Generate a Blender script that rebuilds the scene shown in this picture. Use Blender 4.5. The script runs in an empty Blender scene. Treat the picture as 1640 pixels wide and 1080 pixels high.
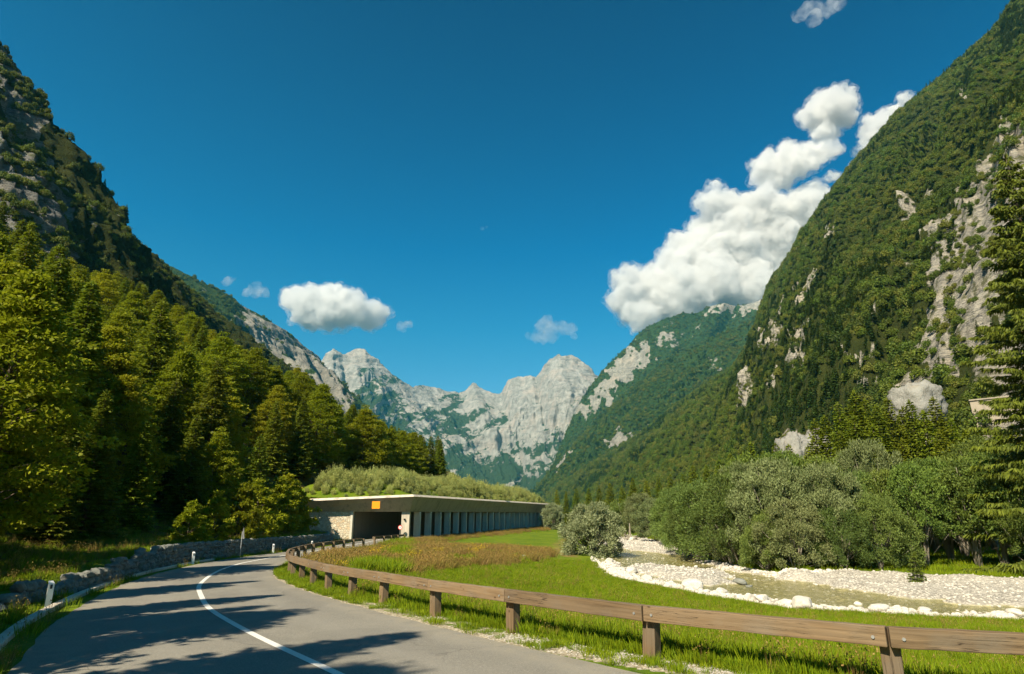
import bpy, math, random
import numpy as np
from mathutils import Vector, Matrix
R = math.radians
sc = bpy.context.scene
rng = np.random.default_rng(7)

# ------------------------------------------------------------------ camera
F_PX, CX, CY, CAMZ = 1000.0, 820.0, 540.0, 2.2
PITCH = math.atan(282 / F_PX)
SP, CP = math.sin(PITCH), math.cos(PITCH)
cam = bpy.data.cameras.new('camera'); camo = bpy.data.objects.new('camera', cam)
sc.collection.objects.link(camo)
camo.location = (0, 0, CAMZ); camo.rotation_euler = (math.pi / 2 + PITCH, 0, 0)
cam.sensor_width = 36; cam.lens = 36 * F_PX / 1640
cam.clip_start = 0.1; cam.clip_end = 40000
sc.camera = camo

# ------------------------------------------------------------------ light
SUN_AZ_VEC = Vector((-0.58, -0.81, 0)).normalized()
SUN_EL = R(42)
to_sun = Vector((SUN_AZ_VEC.x * math.cos(SUN_EL), SUN_AZ_VEC.y * math.cos(SUN_EL), math.sin(SUN_EL)))
w = bpy.data.worlds.new('World'); sc.world = w; w.use_nodes = True
wn = w.node_tree.nodes; wl = w.node_tree.links
sky = wn.new('ShaderNodeTexSky'); sky.sky_type = 'NISHITA'; sky.sun_disc = False
sky.sun_elevation = SUN_EL
sky.sun_rotation = math.atan2(to_sun.x, to_sun.y)
sky.air_density = 1.0; sky.dust_density = 0.3; sky.ozone_density = 3.0; sky.altitude = 600
hs = wn.new('ShaderNodeHueSaturation'); hs.inputs['Saturation'].default_value = 1.25; hs.inputs['Hue'].default_value = 0.485
hs.inputs['Value'].default_value = 0.75
wl.new(sky.outputs[0], hs.inputs['Color'])
tc = wn.new('ShaderNodeTexCoord'); sx = wn.new('ShaderNodeSeparateXYZ'); wl.new(tc.outputs['Generated'], sx.inputs[0])
rp = wn.new('ShaderNodeValToRGB'); wl.new(sx.outputs[2], rp.inputs[0]); el = rp.color_ramp.elements
el[0].position = 0.0; el[0].color = (1.0, 0.84, 0.80, 1); el[1].position = 0.75; el[1].color = (0.0, 0.22, 0.37, 1)
e2 = el.new(0.40); e2.color = (0.0, 0.54, 0.70, 1); e3 = el.new(0.28); e3.color = (0.18, 0.66, 0.74, 1)
mx = wn.new('ShaderNodeMix'); mx.data_type = 'RGBA'; mx.blend_type = 'MULTIPLY'; mx.inputs[0].default_value = 1.0
wl.new(hs.outputs[0], mx.inputs[6]); wl.new(rp.outputs[0], mx.inputs[7]); wl.new(mx.outputs[2], wn['Background'].inputs['Color'])
wn['Background'].inputs['Strength'].default_value = 0.11
sun = bpy.data.lights.new('sun', 'SUN'); sun.energy = 5.0; sun.angle = R(0.55); sun.color = (1.0, 0.88, 0.66)
suno = bpy.data.objects.new('sun', sun); sc.collection.objects.link(suno)
suno.rotation_euler = to_sun.to_track_quat('Z', 'Y').to_euler()
sc.view_settings.view_transform = 'Standard'; sc.view_settings.look = 'None'
sc.view_settings.exposure = 1.1; sc.view_settings.gamma = 1.0
sc.cycles.max_bounces = 8; sc.cycles.diffuse_bounces = 3; sc.cycles.transmission_bounces = 4
sc.cycles.glossy_bounces = 2; sc.cycles.volume_bounces = 6; sc.cycles.transparent_max_bounces = 8
sc.cycles.use_denoising = True
sc.cycles.use_adaptive_sampling = True; sc.cycles.adaptive_threshold = 0.02

# ------------------------------------------------------------------ maths helpers
def ray(px, py):
    px = np.asarray(px, float); py = np.asarray(py, float)
    X = (px - CX) / F_PX; V = (CY - py) / F_PX
    f = CP - V * SP
    return X / f, (SP + V * CP) / f
def PT(px, py, D):
    a, r = ray(px, py); D = np.asarray(D, float)
    return np.stack([a * D, D + 0 * a, CAMZ + r * D], -1)
def proj(P):
    x, y, z = P[..., 0], P[..., 1], P[..., 2] - CAMZ
    d = y * CP + z * SP; v = -y * SP + z * CP
    d = np.where(d < 0.1, 0.1, d)
    return CX + F_PX * x / d, CY - F_PX * v / d
def sstep(a, b, x):
    t = np.clip((x - a) / (b - a), 0, 1); return t * t * (3 - 2 * t)
_perm = np.random.default_rng(3).permutation(512).astype(np.int64); _perm = np.concatenate([_perm, _perm])
_grad = np.random.default_rng(4).normal(size=(512, 3)); _grad /= np.linalg.norm(_grad, axis=1)[:, None]
def perlin(P):
    P = np.asarray(P, float); i = np.floor(P).astype(np.int64); f = P - i; u = f * f * f * (f * (f * 6 - 15) + 10)
    i &= 511; r = 0
    for dx in (0, 1):
        for dy in (0, 1):
            for dz in (0, 1):
                h = _perm[(_perm[(_perm[(i[..., 0] + dx) & 511] + i[..., 1] + dy) & 511] + i[..., 2] + dz) & 511]
                g = _grad[h & 511]
                d = g[..., 0] * (f[..., 0] - dx) + g[..., 1] * (f[..., 1] - dy) + g[..., 2] * (f[..., 2] - dz)
                wgt = (u[..., 0] if dx else 1 - u[..., 0]) * (u[..., 1] if dy else 1 - u[..., 1]) * (u[..., 2] if dz else 1 - u[..., 2])
                r = r + d * wgt
    return r * 1.6
def fbm(P, octs=4, gain=0.5, ridged=False):
    P = np.asarray(P, float); s = 0; a = 1.0; tot = 0
    for k in range(octs):
        n = perlin(P * 2.03 ** k + 17.3 * k)
        if ridged: n = 1 - 2 * np.abs(n)
        s = s + a * n; tot += a; a *= gain
    return s / tot
def XYZ(x, y, z=0): return np.stack(np.broadcast_arrays(np.asarray(x, float), np.asarray(y, float), np.asarray(z, float)), -1)

# ------------------------------------------------------------------ object helpers
COL = sc.collection
def mesh_np(name, V, faces, mats, attrs=None, smooth=False, matidx=None):
    """faces: list of (M,k) int arrays"""
    me = bpy.data.meshes.new(name); V = np.asarray(V, np.float32).reshape(-1, 3)
    me.vertices.add(len(V)); me.vertices.foreach_set('co', V.ravel())
    faces = [np.asarray(f, np.int32) for f in faces if len(f)]
    nl = sum(f.size for f in faces); nf = sum(len(f) for f in faces)
    me.loops.add(nl); me.polygons.add(nf)
    me.loops.foreach_set('vertex_index', np.concatenate([f.ravel() for f in faces]))
    tot = np.concatenate([np.full(len(f), f.shape[1], np.int32) for f in faces])
    st = np.concatenate([[0], np.cumsum(tot)[:-1]]).astype(np.int32)
    me.polygons.foreach_set('loop_start', st); me.polygons.foreach_set('loop_total', tot)
    if matidx is not None: me.polygons.foreach_set('material_index', np.asarray(matidx, np.int32))
    me.polygons.foreach_set('use_smooth', np.full(nf, bool(smooth)))
    for m in (mats if isinstance(mats, (list, tuple)) else [mats]): me.materials.append(m)
    for k, a in (attrs or {}).items():
        at = me.attributes.new(k, 'FLOAT', 'POINT'); at.data.foreach_set('value', np.asarray(a, np.float32).ravel())
    me.update(calc_edges=True)
    return me
def grid_faces(nr, nc, wrap=False):
    r = np.arange(nr - 1)[:, None]; c = np.arange(nc if wrap else nc - 1)[None, :]; c2 = (c + 1) % nc
    a = r * nc + c; b = r * nc + c2; d = (r + 1) * nc + c; e = (r + 1) * nc + c2
    return np.stack([a, b, e, d], -1).reshape(-1, 4)
def tag(o, label=None, cat=None, group=None, kind=None):
    if label: o['label'] = label
    if cat: o['category'] = cat
    if group: o['group'] = group
    if kind: o['kind'] = kind
    return o
def link(name, me, parent=None):
    o = bpy.data.objects.new(name, me); COL.objects.link(o)
    if parent: o.parent = parent
    return o
def empty(name, loc=(0, 0, 0), rz=0.0):
    o = bpy.data.objects.new(name, None); COL.objects.link(o); o.location = loc; o.rotation_euler = (0, 0, rz)
    o.empty_display_size = 0.2
    return o
class MB:
    """collects closed solids for one mesh"""
    def __init__(s): s.V = []; s.F = {}; s.n = 0; s.T = []
    def add(s, V, F, t=0.5):
        V = np.asarray(V, float); s.V.append(V)
        for f in F: s.F.setdefault(len(f), []).append([i + s.n for i in f])
        s.T.append(np.full(len(V), t)); s.n += len(V)
    def box(s, c, d, ax=None, t=0.5, taper=1.0):
        """c centre, d full dims, ax 3 axes rows"""
        ax = np.eye(3) if ax is None else np.asarray(ax, float)
        V = []
        for k in (-1, 1):
            q = taper if k == 1 else 1.0
            for i, j in ((-1, -1), (1, -1), (1, 1), (-1, 1)):
                V.append(np.asarray(c, float) + ax[0] * i * d[0] / 2 * q + ax[1] * j * d[1] / 2 * q + ax[2] * k * d[2] / 2)
        s.add(V, [(3, 2, 1, 0), (4, 5, 6, 7), (0, 1, 5, 4), (1, 2, 6, 5), (2, 3, 7, 6), (3, 0, 4, 7)], t)
    def prism(s, pts, off, t=0.5):
        pts = np.asarray(pts, float); n = len(pts); V = np.concatenate([pts, pts + np.asarray(off, float)])
        s.add(V, [tuple(range(n - 1, -1, -1)), tuple(range(n, 2 * n))] + [(i, (i + 1) % n, n + (i + 1) % n, n + i) for i in range(n)], t)
    def tube(s, pts, rad, n=7, t=0.5):
        pts = np.asarray(pts, float); m = len(pts); rad = np.broadcast_to(rad, (m,))
        V = []; prev = None
        for i in range(m):
            d = pts[min(i + 1, m - 1)] - pts[max(i - 1, 0)]; d = d / (np.linalg.norm(d) + 1e-9)
            a = np.cross(d, [0.3, 0.9, 0.1] if abs(d[2]) > .8 else [0, 0, 1]); a /= np.linalg.norm(a) + 1e-9; b = np.cross(d, a)
            for k in range(n):
                th = 2 * math.pi * k / n; V.append(pts[i] + rad[i] * (math.cos(th) * a + math.sin(th) * b))
        F = [(i * n + k, i * n + (k + 1) % n, (i + 1) * n + (k + 1) % n, (i + 1) * n + k) for i in range(m - 1) for k in range(n)]
        F += [tuple(range(n - 1, -1, -1)), tuple((m - 1) * n + k for k in range(n))]
        s.add(V, F, t)
    def mesh(s, name, mat, smooth=False):
        return mesh_np(name, np.concatenate(s.V), list(s.F.values()), mat, {'tint': np.concatenate(s.T)}, smooth)
    def obj(s, name, mat, parent=None, smooth=False, bevel=0):
        o = link(name, s.mesh(name, mat, smooth), parent)
        if bevel:
            m = o.modifiers.new('bevel', 'BEVEL'); m.width = bevel; m.segments = 2; m.limit_method = 'ANGLE'
        return o

# ------------------------------------------------------------------ materials
def newmat(name):
    m = bpy.data.materials.new(name); m.use_nodes = True
    nt = m.node_tree; return m, nt.nodes, nt.links, nt.nodes['Principled BSDF']
class N:
    """tiny node builder"""
    def __init__(s, m): s.nt = m.node_tree; s.n = s.nt.nodes; s.l = s.nt.links
    def set(s, node, i, v):
        if hasattr(v, 'is_output') or isinstance(v, bpy.types.NodeSocket): s.l.new(v, node.inputs[i])
        elif v is not None: node.inputs[i].default_value = v
    def coord(s, kind='Object'): return s.n.new('ShaderNodeTexCoord').outputs[kind]
    def attr(s, name): a = s.n.new('ShaderNodeAttribute'); a.attribute_name = name; return a.outputs['Fac']
    def pos(s): return s.n.new('ShaderNodeNewGeometry').outputs['Position']
    def mapping(s, v, scale=(1, 1, 1), rot=(0, 0, 0)):
        m = s.n.new('ShaderNodeMapping'); s.l.new(v, m.inputs[0]); m.inputs['Scale'].default_value = scale; m.inputs['Rotation'].default_value = rot; return m.outputs[0]
    def noise(s, v, scale, detail=4, rough=0.55, dist=0.0):
        t = s.n.new('ShaderNodeTexNoise'); s.l.new(v, t.inputs['Vector']); t.inputs['Scale'].default_value = scale
        t.inputs['Detail'].default_value = detail; t.inputs['Roughness'].default_value = rough; t.inputs['Distortion'].default_value = dist; return t.outputs['Fac']
    def voro(s, v, scale, feat='F1', out='Distance'):
        t = s.n.new('ShaderNodeTexVoronoi'); t.feature = feat; s.l.new(v, t.inputs['Vector']); t.inputs['Scale'].default_value = scale; return t.outputs[out]
    def math(s, op, a, b=0.0, c=None, clamp=False):
        t = s.n.new('ShaderNodeMath'); t.operation = op; t.use_clamp = clamp; s.set(t, 0, a); s.set(t, 1, b)
        if c is not None: s.set(t, 2, c)
        return t.outputs[0]
    def ramp(s, f, stops, interp='LINEAR'):
        t = s.n.new('ShaderNodeValToRGB'); s.l.new(f, t.inputs[0]); cr = t.color_ramp; cr.interpolation = interp
        while len(cr.elements) < len(stops): cr.elements.new(0.5)
        for e, (p, c) in zip(cr.elements, stops):
            e.position = p; e.color = (c, c, c, 1) if isinstance(c, (int, float)) else (*c, 1)
        return t.outputs[0]
    def mix(s, f, a, b, mode='MIX'):
        t = s.n.new('ShaderNodeMix'); t.data_type = 'RGBA'; t.blend_type = mode
        def c(v): return (*v, 1) if isinstance(v, tuple) and len(v) == 3 else v
        s.set(t, 0, f); s.set(t, 6, c(a)); s.set(t, 7, c(b)); return t.outputs[2]
    def mapr(s, v, a, b, c=0.0, d=1.0):
        t = s.n.new('ShaderNodeMapRange'); s.set(t, 0, v); t.inputs[1].default_value = a; t.inputs[2].default_value = b
        t.inputs[3].default_value = c; t.inputs[4].default_value = d; return t.outputs[0]
    def bump(s, h, strength=0.5, dist=0.02, nrm=None):
        t = s.n.new('ShaderNodeBump'); t.inputs['Strength'].default_value = strength; t.inputs['Distance'].default_value = dist; s.l.new(h, t.inputs['Height'])
        if nrm is not None: s.l.new(nrm, t.inputs['Normal'])
        return t.outputs[0]
    def rnd(s): return s.n.new('ShaderNodeObjectInfo').outputs['Random']

def mat_leaf(name, cdark, clight, transl=0.35, cthird=None, rough=0.65, varv=0.25):
    m, n, l, p = newmat(name); b = N(m)
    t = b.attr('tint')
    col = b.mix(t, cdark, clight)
    if name == 'far_foliage':
        col = b.mix(b.ramp(b.noise(b.pos(), 0.006, 4, 0.6), [(0.42, 0.0), (0.62, 0.75)]), col, b.mix(t, (0.055, 0.075, 0.008), (0.15, 0.175, 0.015)))
        col = b.mix(b.ramp(b.noise(b.pos(), 0.013, 3, 0.6), [(0.5, 0.0), (0.66, 0.7)]), col, b.mix(t, (0.014, 0.035, 0.008), (0.05, 0.085, 0.014)))
    if cthird: col = b.mix(b.math('MULTIPLY', b.math('GREATER_THAN', b.rnd(), 0.72), 0.6), col, cthird)
    hsn = n.new('ShaderNodeHueSaturation'); b.l.new(col, hsn.inputs['Color'])
    b.l.new(b.mapr(b.rnd(), 0, 1, 1 - varv, 1 + varv), hsn.inputs['Value'])
    b.l.new(b.mapr(b.math('FRACT', b.math('MULTIPLY', b.rnd(), 7.31)), 0, 1, 0.485, 0.512), hsn.inputs['Hue'])
    col = hsn.outputs[0]
    b.l.new(col, p.inputs['Base Color']); p.inputs['Roughness'].default_value = rough
    p.inputs['Specular IOR Level'].default_value = 0.25
    tr = n.new('ShaderNodeBsdfTranslucent'); b.l.new(b.mix(0.5, col, (0.25, 0.3, 0.02), 'MIX'), tr.inputs['Color'])
    ms = n.new('ShaderNodeMixShader'); ms.inputs[0].default_value = transl
    l.new(p.outputs[0], ms.inputs[1]); l.new(tr.outputs[0], ms.inputs[2]); l.new(ms.outputs[0], n['Material Output'].inputs['Surface'])
    return m
M = {}
M['beech'] = mat_leaf('beech_leaves', (0.135, 0.17, 0.004), (0.29, 0.315, 0.006), 0.45, (0.26, 0.25, 0.008))
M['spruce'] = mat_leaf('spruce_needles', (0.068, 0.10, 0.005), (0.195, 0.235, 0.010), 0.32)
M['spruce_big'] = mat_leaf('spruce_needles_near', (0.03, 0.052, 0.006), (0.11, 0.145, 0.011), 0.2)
M['willow'] = mat_leaf('willow_leaves', (0.08, 0.105, 0.03), (0.27, 0.31, 0.13), 0.25, varv=0.15)
M['willow_green'] = mat_leaf('alder_leaves', (0.05, 0.085, 0.015), (0.17, 0.23, 0.035), 0.25, varv=0.18)
M['shrub'] = mat_leaf('shrub_leaves', (0.14, 0.165, 0.035), (0.40, 0.43, 0.14), 0.35)
M['far'] = mat_leaf('far_foliage', (0.036, 0.072, 0.008), (0.118, 0.18, 0.015), 0.25, (0.12, 0.115, 0.018), varv=0.3)
M['far_conifer'] = mat_leaf('far_conifers', (0.016, 0.040, 0.008), (0.055, 0.10, 0.012), 0.15, varv=0.3)
M['grass'] = mat_leaf('grass_blades', (0.085, 0.155, 0.003), (0.25, 0.32, 0.005), 0.3, varv=0.15)
M['straw'] = mat_leaf('dry_weeds', (0.11, 0.065, 0.02), (0.34, 0.235, 0.07), 0.25, (0.16, 0.15, 0.02), varv=0.3)
M['yellow'] = mat_leaf('yellow_flowers', (0.14, 0.16, 0.01), (0.55, 0.40, 0.01), 0.2)

def mat_simple(name, col, rough=0.7, noise_s=6.0, amt=0.25, bump=0.2, bd=0.01, metal=0.0, spec=0.4):
    m, n, l, p = newmat(name); b = N(m); v = b.coord()
    f = b.noise(v, noise_s, 6, 0.6)
    c = b.mix(f, tuple(x * (1 - amt) for x in col), tuple(min(1, x * (1 + amt)) for x in col))
    l.new(c, p.inputs['Base Color']); p.inputs['Roughness'].default_value = rough; p.inputs['Metallic'].default_value = metal
    p.inputs['Specular IOR Level'].default_value = spec
    if bump: l.new(b.bump(b.noise(v, noise_s * 4, 6, 0.65), bump, bd), p.inputs['Normal'])
    return m
M['bark'] = mat_simple('bark', (0.10, 0.075, 0.05), 0.9, 5, 0.4, 0.6, 0.02)
M['bark_pale'] = mat_simple('pale_bark', (0.26, 0.23, 0.18), 0.9, 5, 0.35, 0.5, 0.02)
M['white'] = mat_simple('white_plastic', (0.78, 0.78, 0.76), 0.45, 3, 0.06, 0)
M['black'] = mat_simple('black_plastic', (0.02, 0.02, 0.02), 0.5, 3, 0.1, 0)
M['reflector'] = mat_simple('reflector', (0.75, 0.05, 0.03), 0.25, 3, 0.05, 0)
M['galv'] = mat_simple('galvanised_steel', (0.42, 0.43, 0.44), 0.5, 8, 0.15, 0.1, 0.003, 0.7)
M['orange'] = mat_simple('orange_panel', (0.85, 0.30, 0.005), 0.5, 2, 0.06, 0)
M['sign_red'] = mat_simple('sign_red', (0.6, 0.02, 0.02), 0.4, 2, 0.05, 0)
M['sign_white'] = mat_simple('sign_white', (0.8, 0.8, 0.8), 0.4, 2, 0.04, 0)

def mat_concrete(name, col):
    m, n, l, p = newmat(name); b = N(m); v = b.coord()
    st = b.noise(b.mapping(v, (1.6, 1.6, 0.12)), 1.0, 6, 0.6)
    f = b.noise(v, 0.7, 6, 0.6); g = b.noise(v, 14, 5, 0.6)
    c = b.mix(f, tuple(x * 0.78 for x in col), tuple(x * 1.12 for x in col))
    c = b.mix(b.ramp(st, [(0.5, 0.0), (0.72, 0.55)]), c, (0.09, 0.08, 0.065))
    c = b.mix(0.18, c, b.ramp(g, [(0.3, 0.1), (0.7, 0.8)]), 'OVERLAY')
    l.new(c, p.inputs['Base Color']); p.inputs['Roughness'].default_value = 0.88
    l.new(b.bump(g, 0.3, 0.01), p.inputs['Normal']); return m
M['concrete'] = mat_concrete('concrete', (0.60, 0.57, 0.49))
M['concrete_dark'] = mat_concrete('shade_dark_concrete', (0.34, 0.29, 0.225))  # fascia's underside shade is put into this darker tone; also greys the retaining wall
M['sooty'] = mat_concrete('sooty_concrete', (0.17, 0.155, 0.125))  # darker copy: shade inside the gallery is painted into the rear wall's colour
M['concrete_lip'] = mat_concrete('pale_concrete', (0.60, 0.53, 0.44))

def mat_wood():
    m, n, l, p = newmat('weathered_wood'); b = N(m)
    v = b.coord('UV'); tint = b.attr('tint')
    # UV: u along the grain in metres, v across, offset per piece
    g = b.noise(b.mapping(v, (0.9, 26, 1)), 1.0, 8, 0.62, 0.6)
    g2 = b.noise(b.mapping(v, (0.35, 7, 1)), 1.0, 4, 0.6, 1.0)
    crack = b.noise(b.mapping(v, (0.5, 14, 1)), 1.3, 5, 0.5, 0.4)
    c = b.mix(b.ramp(g, [(0.3, 0.0), (0.7, 1.0)]), (0.075, 0.047, 0.023), (0.215, 0.145, 0.08))
    c = b.mix(b.ramp(g2, [(0.35, 0.0), (0.65, 0.65)]), c, (0.19, 0.14, 0.09))
    c = b.mix(b.ramp(b.noise(v, 1.1, 3, 0.5), [(0.5, 0.0), (0.75, 0.5)]), c, (0.16, 0.15, 0.13))
    cr = b.ramp(crack, [(0.485, 0.0), (0.497, 1.0), (0.503, 1.0), (0.515, 0.0)])
    crm = b.math('MULTIPLY', cr, b.ramp(b.noise(v, 0.9, 2, 0.5), [(0.48, 0.0), (0.56, 0.9)]))
    c = b.mix(crm, c, (0.03, 0.02, 0.012))
    kd = b.voro(b.mapping(v, (1.0, 1.6, 1)), 2.3)
    c = b.mix(b.ramp(kd, [(0.05, 1.0), (0.09, 0.0)]), c, (0.035, 0.02, 0.01))
    ring = b.ramp(b.math('SINE', b.math('MULTIPLY', kd, 150)), [(0.2, 0.0), (1.0, 0.5)])
    c = b.mix(b.math('MULTIPLY', ring, b.ramp(kd, [(0.06, 1.0), (0.2, 0.0)])), c, (0.12, 0.07, 0.03))
    hsn = n.new('ShaderNodeHueSaturation'); l.new(c, hsn.inputs['Color']); l.new(b.mapr(tint, 0, 1, 0.8, 1.25), hsn.inputs['Value'])
    l.new(hsn.outputs[0], p.inputs['Base Color']); p.inputs['Roughness'].default_value = 0.78; p.inputs['Specular IOR Level'].default_value = 0.3
    h = b.math('SUBTRACT', g, b.math('MULTIPLY', crm, 1.5))
    l.new(b.bump(h, 0.55, 0.006), p.inputs['Normal']); return m
M['wood'] = mat_wood()

def mat_rock(name, col=(0.42, 0.40, 0.37), dark=(0.12, 0.12, 0.11), warm=(0.5, 0.38, 0.26), s=1.0, spec=0.2, bumpd=0.06):
    m, n, l, p = newmat(name); b = N(m); v = b.coord()
    c = b.mix(b.ramp(b.noise(v, 1.1 * s, 8, 0.65), [(0.3, 0.0), (0.7, 1.0)]), tuple(x * 0.7 for x in col), tuple(min(.9, x * 1.25) for x in col))
    c = b.mix(b.ramp(b.noise(v, 2.6 * s, 5, 0.6), [(0.58, 0.0), (0.75, 0.7)]), c, dark)
    c = b.mix(b.ramp(b.noise(b.mapping(v, (1, 1, 1), (1, 2, 3)), 0.8 * s, 4, 0.6), [(0.55, 0.0), (0.75, 0.5)]), c, warm)
    l.new(c, p.inputs['Base Color']); p.inputs['Roughness'].default_value = 0.92; p.inputs['Specular IOR Level'].default_value = spec
    l.new(b.bump(b.noise(v, 4 * s, 8, 0.7), 0.8, bumpd), p.inputs['Normal']); return m
M['wallstone'] = mat_rock('wall_stone', (0.20, 0.205, 0.185), (0.05, 0.06, 0.04), (0.20, 0.19, 0.13), 3.0)  # base tone darkened to carry the tree shade over the wall
M['river_rock'] = mat_rock('river_limestone', (0.60, 0.565, 0.505), (0.24, 0.225, 0.20), (0.50, 0.44, 0.35), 1.6)
M['clad'] = None
def mat_clad():
    m, n, l, p = newmat('stone_cladding'); b = N(m); v = b.coord()
    cell = b.voro(b.mapping(v, (1, 1, 1.35)), 2.6, 'F1', 'Color'); edge = b.voro(b.mapping(v, (1, 1, 1.35)), 2.6, 'DISTANCE_TO_EDGE')
    sep = n.new('ShaderNodeSeparateColor'); l.new(cell, sep.inputs[0])
    c = b.ramp(sep.outputs[0], [(0.0, (0.42, 0.36, 0.27)), (0.5, (0.62, 0.56, 0.44)), (1.0, (0.50, 0.38, 0.25))])
    c = b.mix(b.ramp(edge, [(0.02, 1.0), (0.06, 0.0)]), c, (0.34, 0.30, 0.23))
    c = b.mix(0.4, c, b.ramp(b.noise(v, 9, 6, 0.6), [(0.3, 0.2), (0.7, 0.8)]), 'OVERLAY')
    l.new(c, p.inputs['Base Color']); p.inputs['Roughness'].default_value = 0.9
    l.new(b.bump(b.ramp(edge, [(0.0, 0.0), (0.08, 1.0)]), 0.8, 0.05), p.inputs['Normal']); return m
M['clad'] = mat_clad()

def n_col(b, v):
    t = b.n.new('ShaderNodeTexNoise'); b.l.new(v, t.inputs['Vector']); t.inputs['Scale'].default_value = 1.3; t.inputs['Detail'].default_value = 5
    a = b.n.new('ShaderNodeVectorMath'); a.operation = 'SCALE'; b.l.new(t.outputs['Color'], a.inputs[0]); a.inputs['Scale'].default_value = 6.0; return a.outputs[0]
def mat_asphalt():
    m, n, l, p = newmat('asphalt'); b = N(m); v = b.pos()
    fine = b.noise(v, 70, 3, 0.7); agg = b.voro(v, 90); med = b.noise(v, 1.3, 5, 0.6); big = b.noise(v, 0.25, 4, 0.5)
    c = b.mix(b.ramp(big, [(0.3, 0.0), (0.7, 1.0)]), (0.22, 0.205, 0.172), (0.285, 0.265, 0.22))
    c = b.mix(b.ramp(med, [(0.35, 0.0), (0.7, 0.45)]), c, (0.15, 0.142, 0.128))
    c = b.mix(b.ramp(agg, [(0.15, 0.65), (0.5, 0.0)]), c, (0.31, 0.29, 0.26))
    c = b.mix(b.ramp(fine, [(0.35, 0.6), (0.55, 0.0)]), c, (0.07, 0.068, 0.062))
    c = b.mix(b.ramp(b.noise(v, 24, 4, 0.75), [(0.42, 0.35), (0.58, 0.0)]), c, (0.11, 0.104, 0.09))
    c = b.mix(b.ramp(b.noise(v, 31, 4, 0.75), [(0.52, 0.0), (0.66, 0.4)]), c, (0.42, 0.39, 0.33))
    c = b.mix(b.math('MULTIPLY', b.attr('track'), 0.35), c, (0.26, 0.245, 0.215))
    c = b.mix(b.math('MULTIPLY', b.attr('edge'), b.ramp(b.noise(v, 2.2, 5, 0.7), [(0.38, 0.0), (0.6, 0.75)])), c, (0.28, 0.25, 0.19))
    vd = b.mix(0.12, v, n_col(b, v))
    ck = b.voro(vd, 0.42, 'DISTANCE_TO_EDGE')
    c = b.mix(b.math('MULTIPLY', b.ramp(ck, [(0.0, 0.8), (0.006, 0.0)]), b.ramp(b.noise(v, 0.30, 3, 0.5), [(0.5, 0.0), (0.6, 0.8)])), c, (0.06, 0.057, 0.05))
    c = b.mix(b.ramp(b.noise(b.mapping(v, (0.5, 0.22, 1), (0, 0, 0.65)), 1.0, 2, 0.4), [(0.60, 0.0), (0.625, 0.22)]), c, (0.13, 0.122, 0.108))
    l.new(c, p.inputs['Base Color']); p.inputs['Roughness'].default_value = 0.85; p.inputs['Specular IOR Level'].default_value = 0.35
    l.new(b.bump(b.math('ADD', fine, agg), 0.5, 0.004), p.inputs['Normal']); return m
M['asphalt'] = mat_asphalt()
def mat_paint():
    m, n, l, p = newmat('road_paint'); b = N(m); v = b.pos()
    c = b.mix(b.ramp(b.noise(v, 38, 4, 0.7), [(0.56, 0.0), (0.72, 0.7)]), (0.72, 0.71, 0.67), (0.25, 0.24, 0.22))
    c = b.mix(b.ramp(b.noise(v, 1.6, 4, 0.6), [(0.45, 0.0), (0.8, 0.5)]), c, (0.42, 0.41, 0.38))
    l.new(c, p.inputs['Base Color']); p.inputs['Roughness'].default_value = 0.6; return m
M['paint'] = mat_paint()

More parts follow.
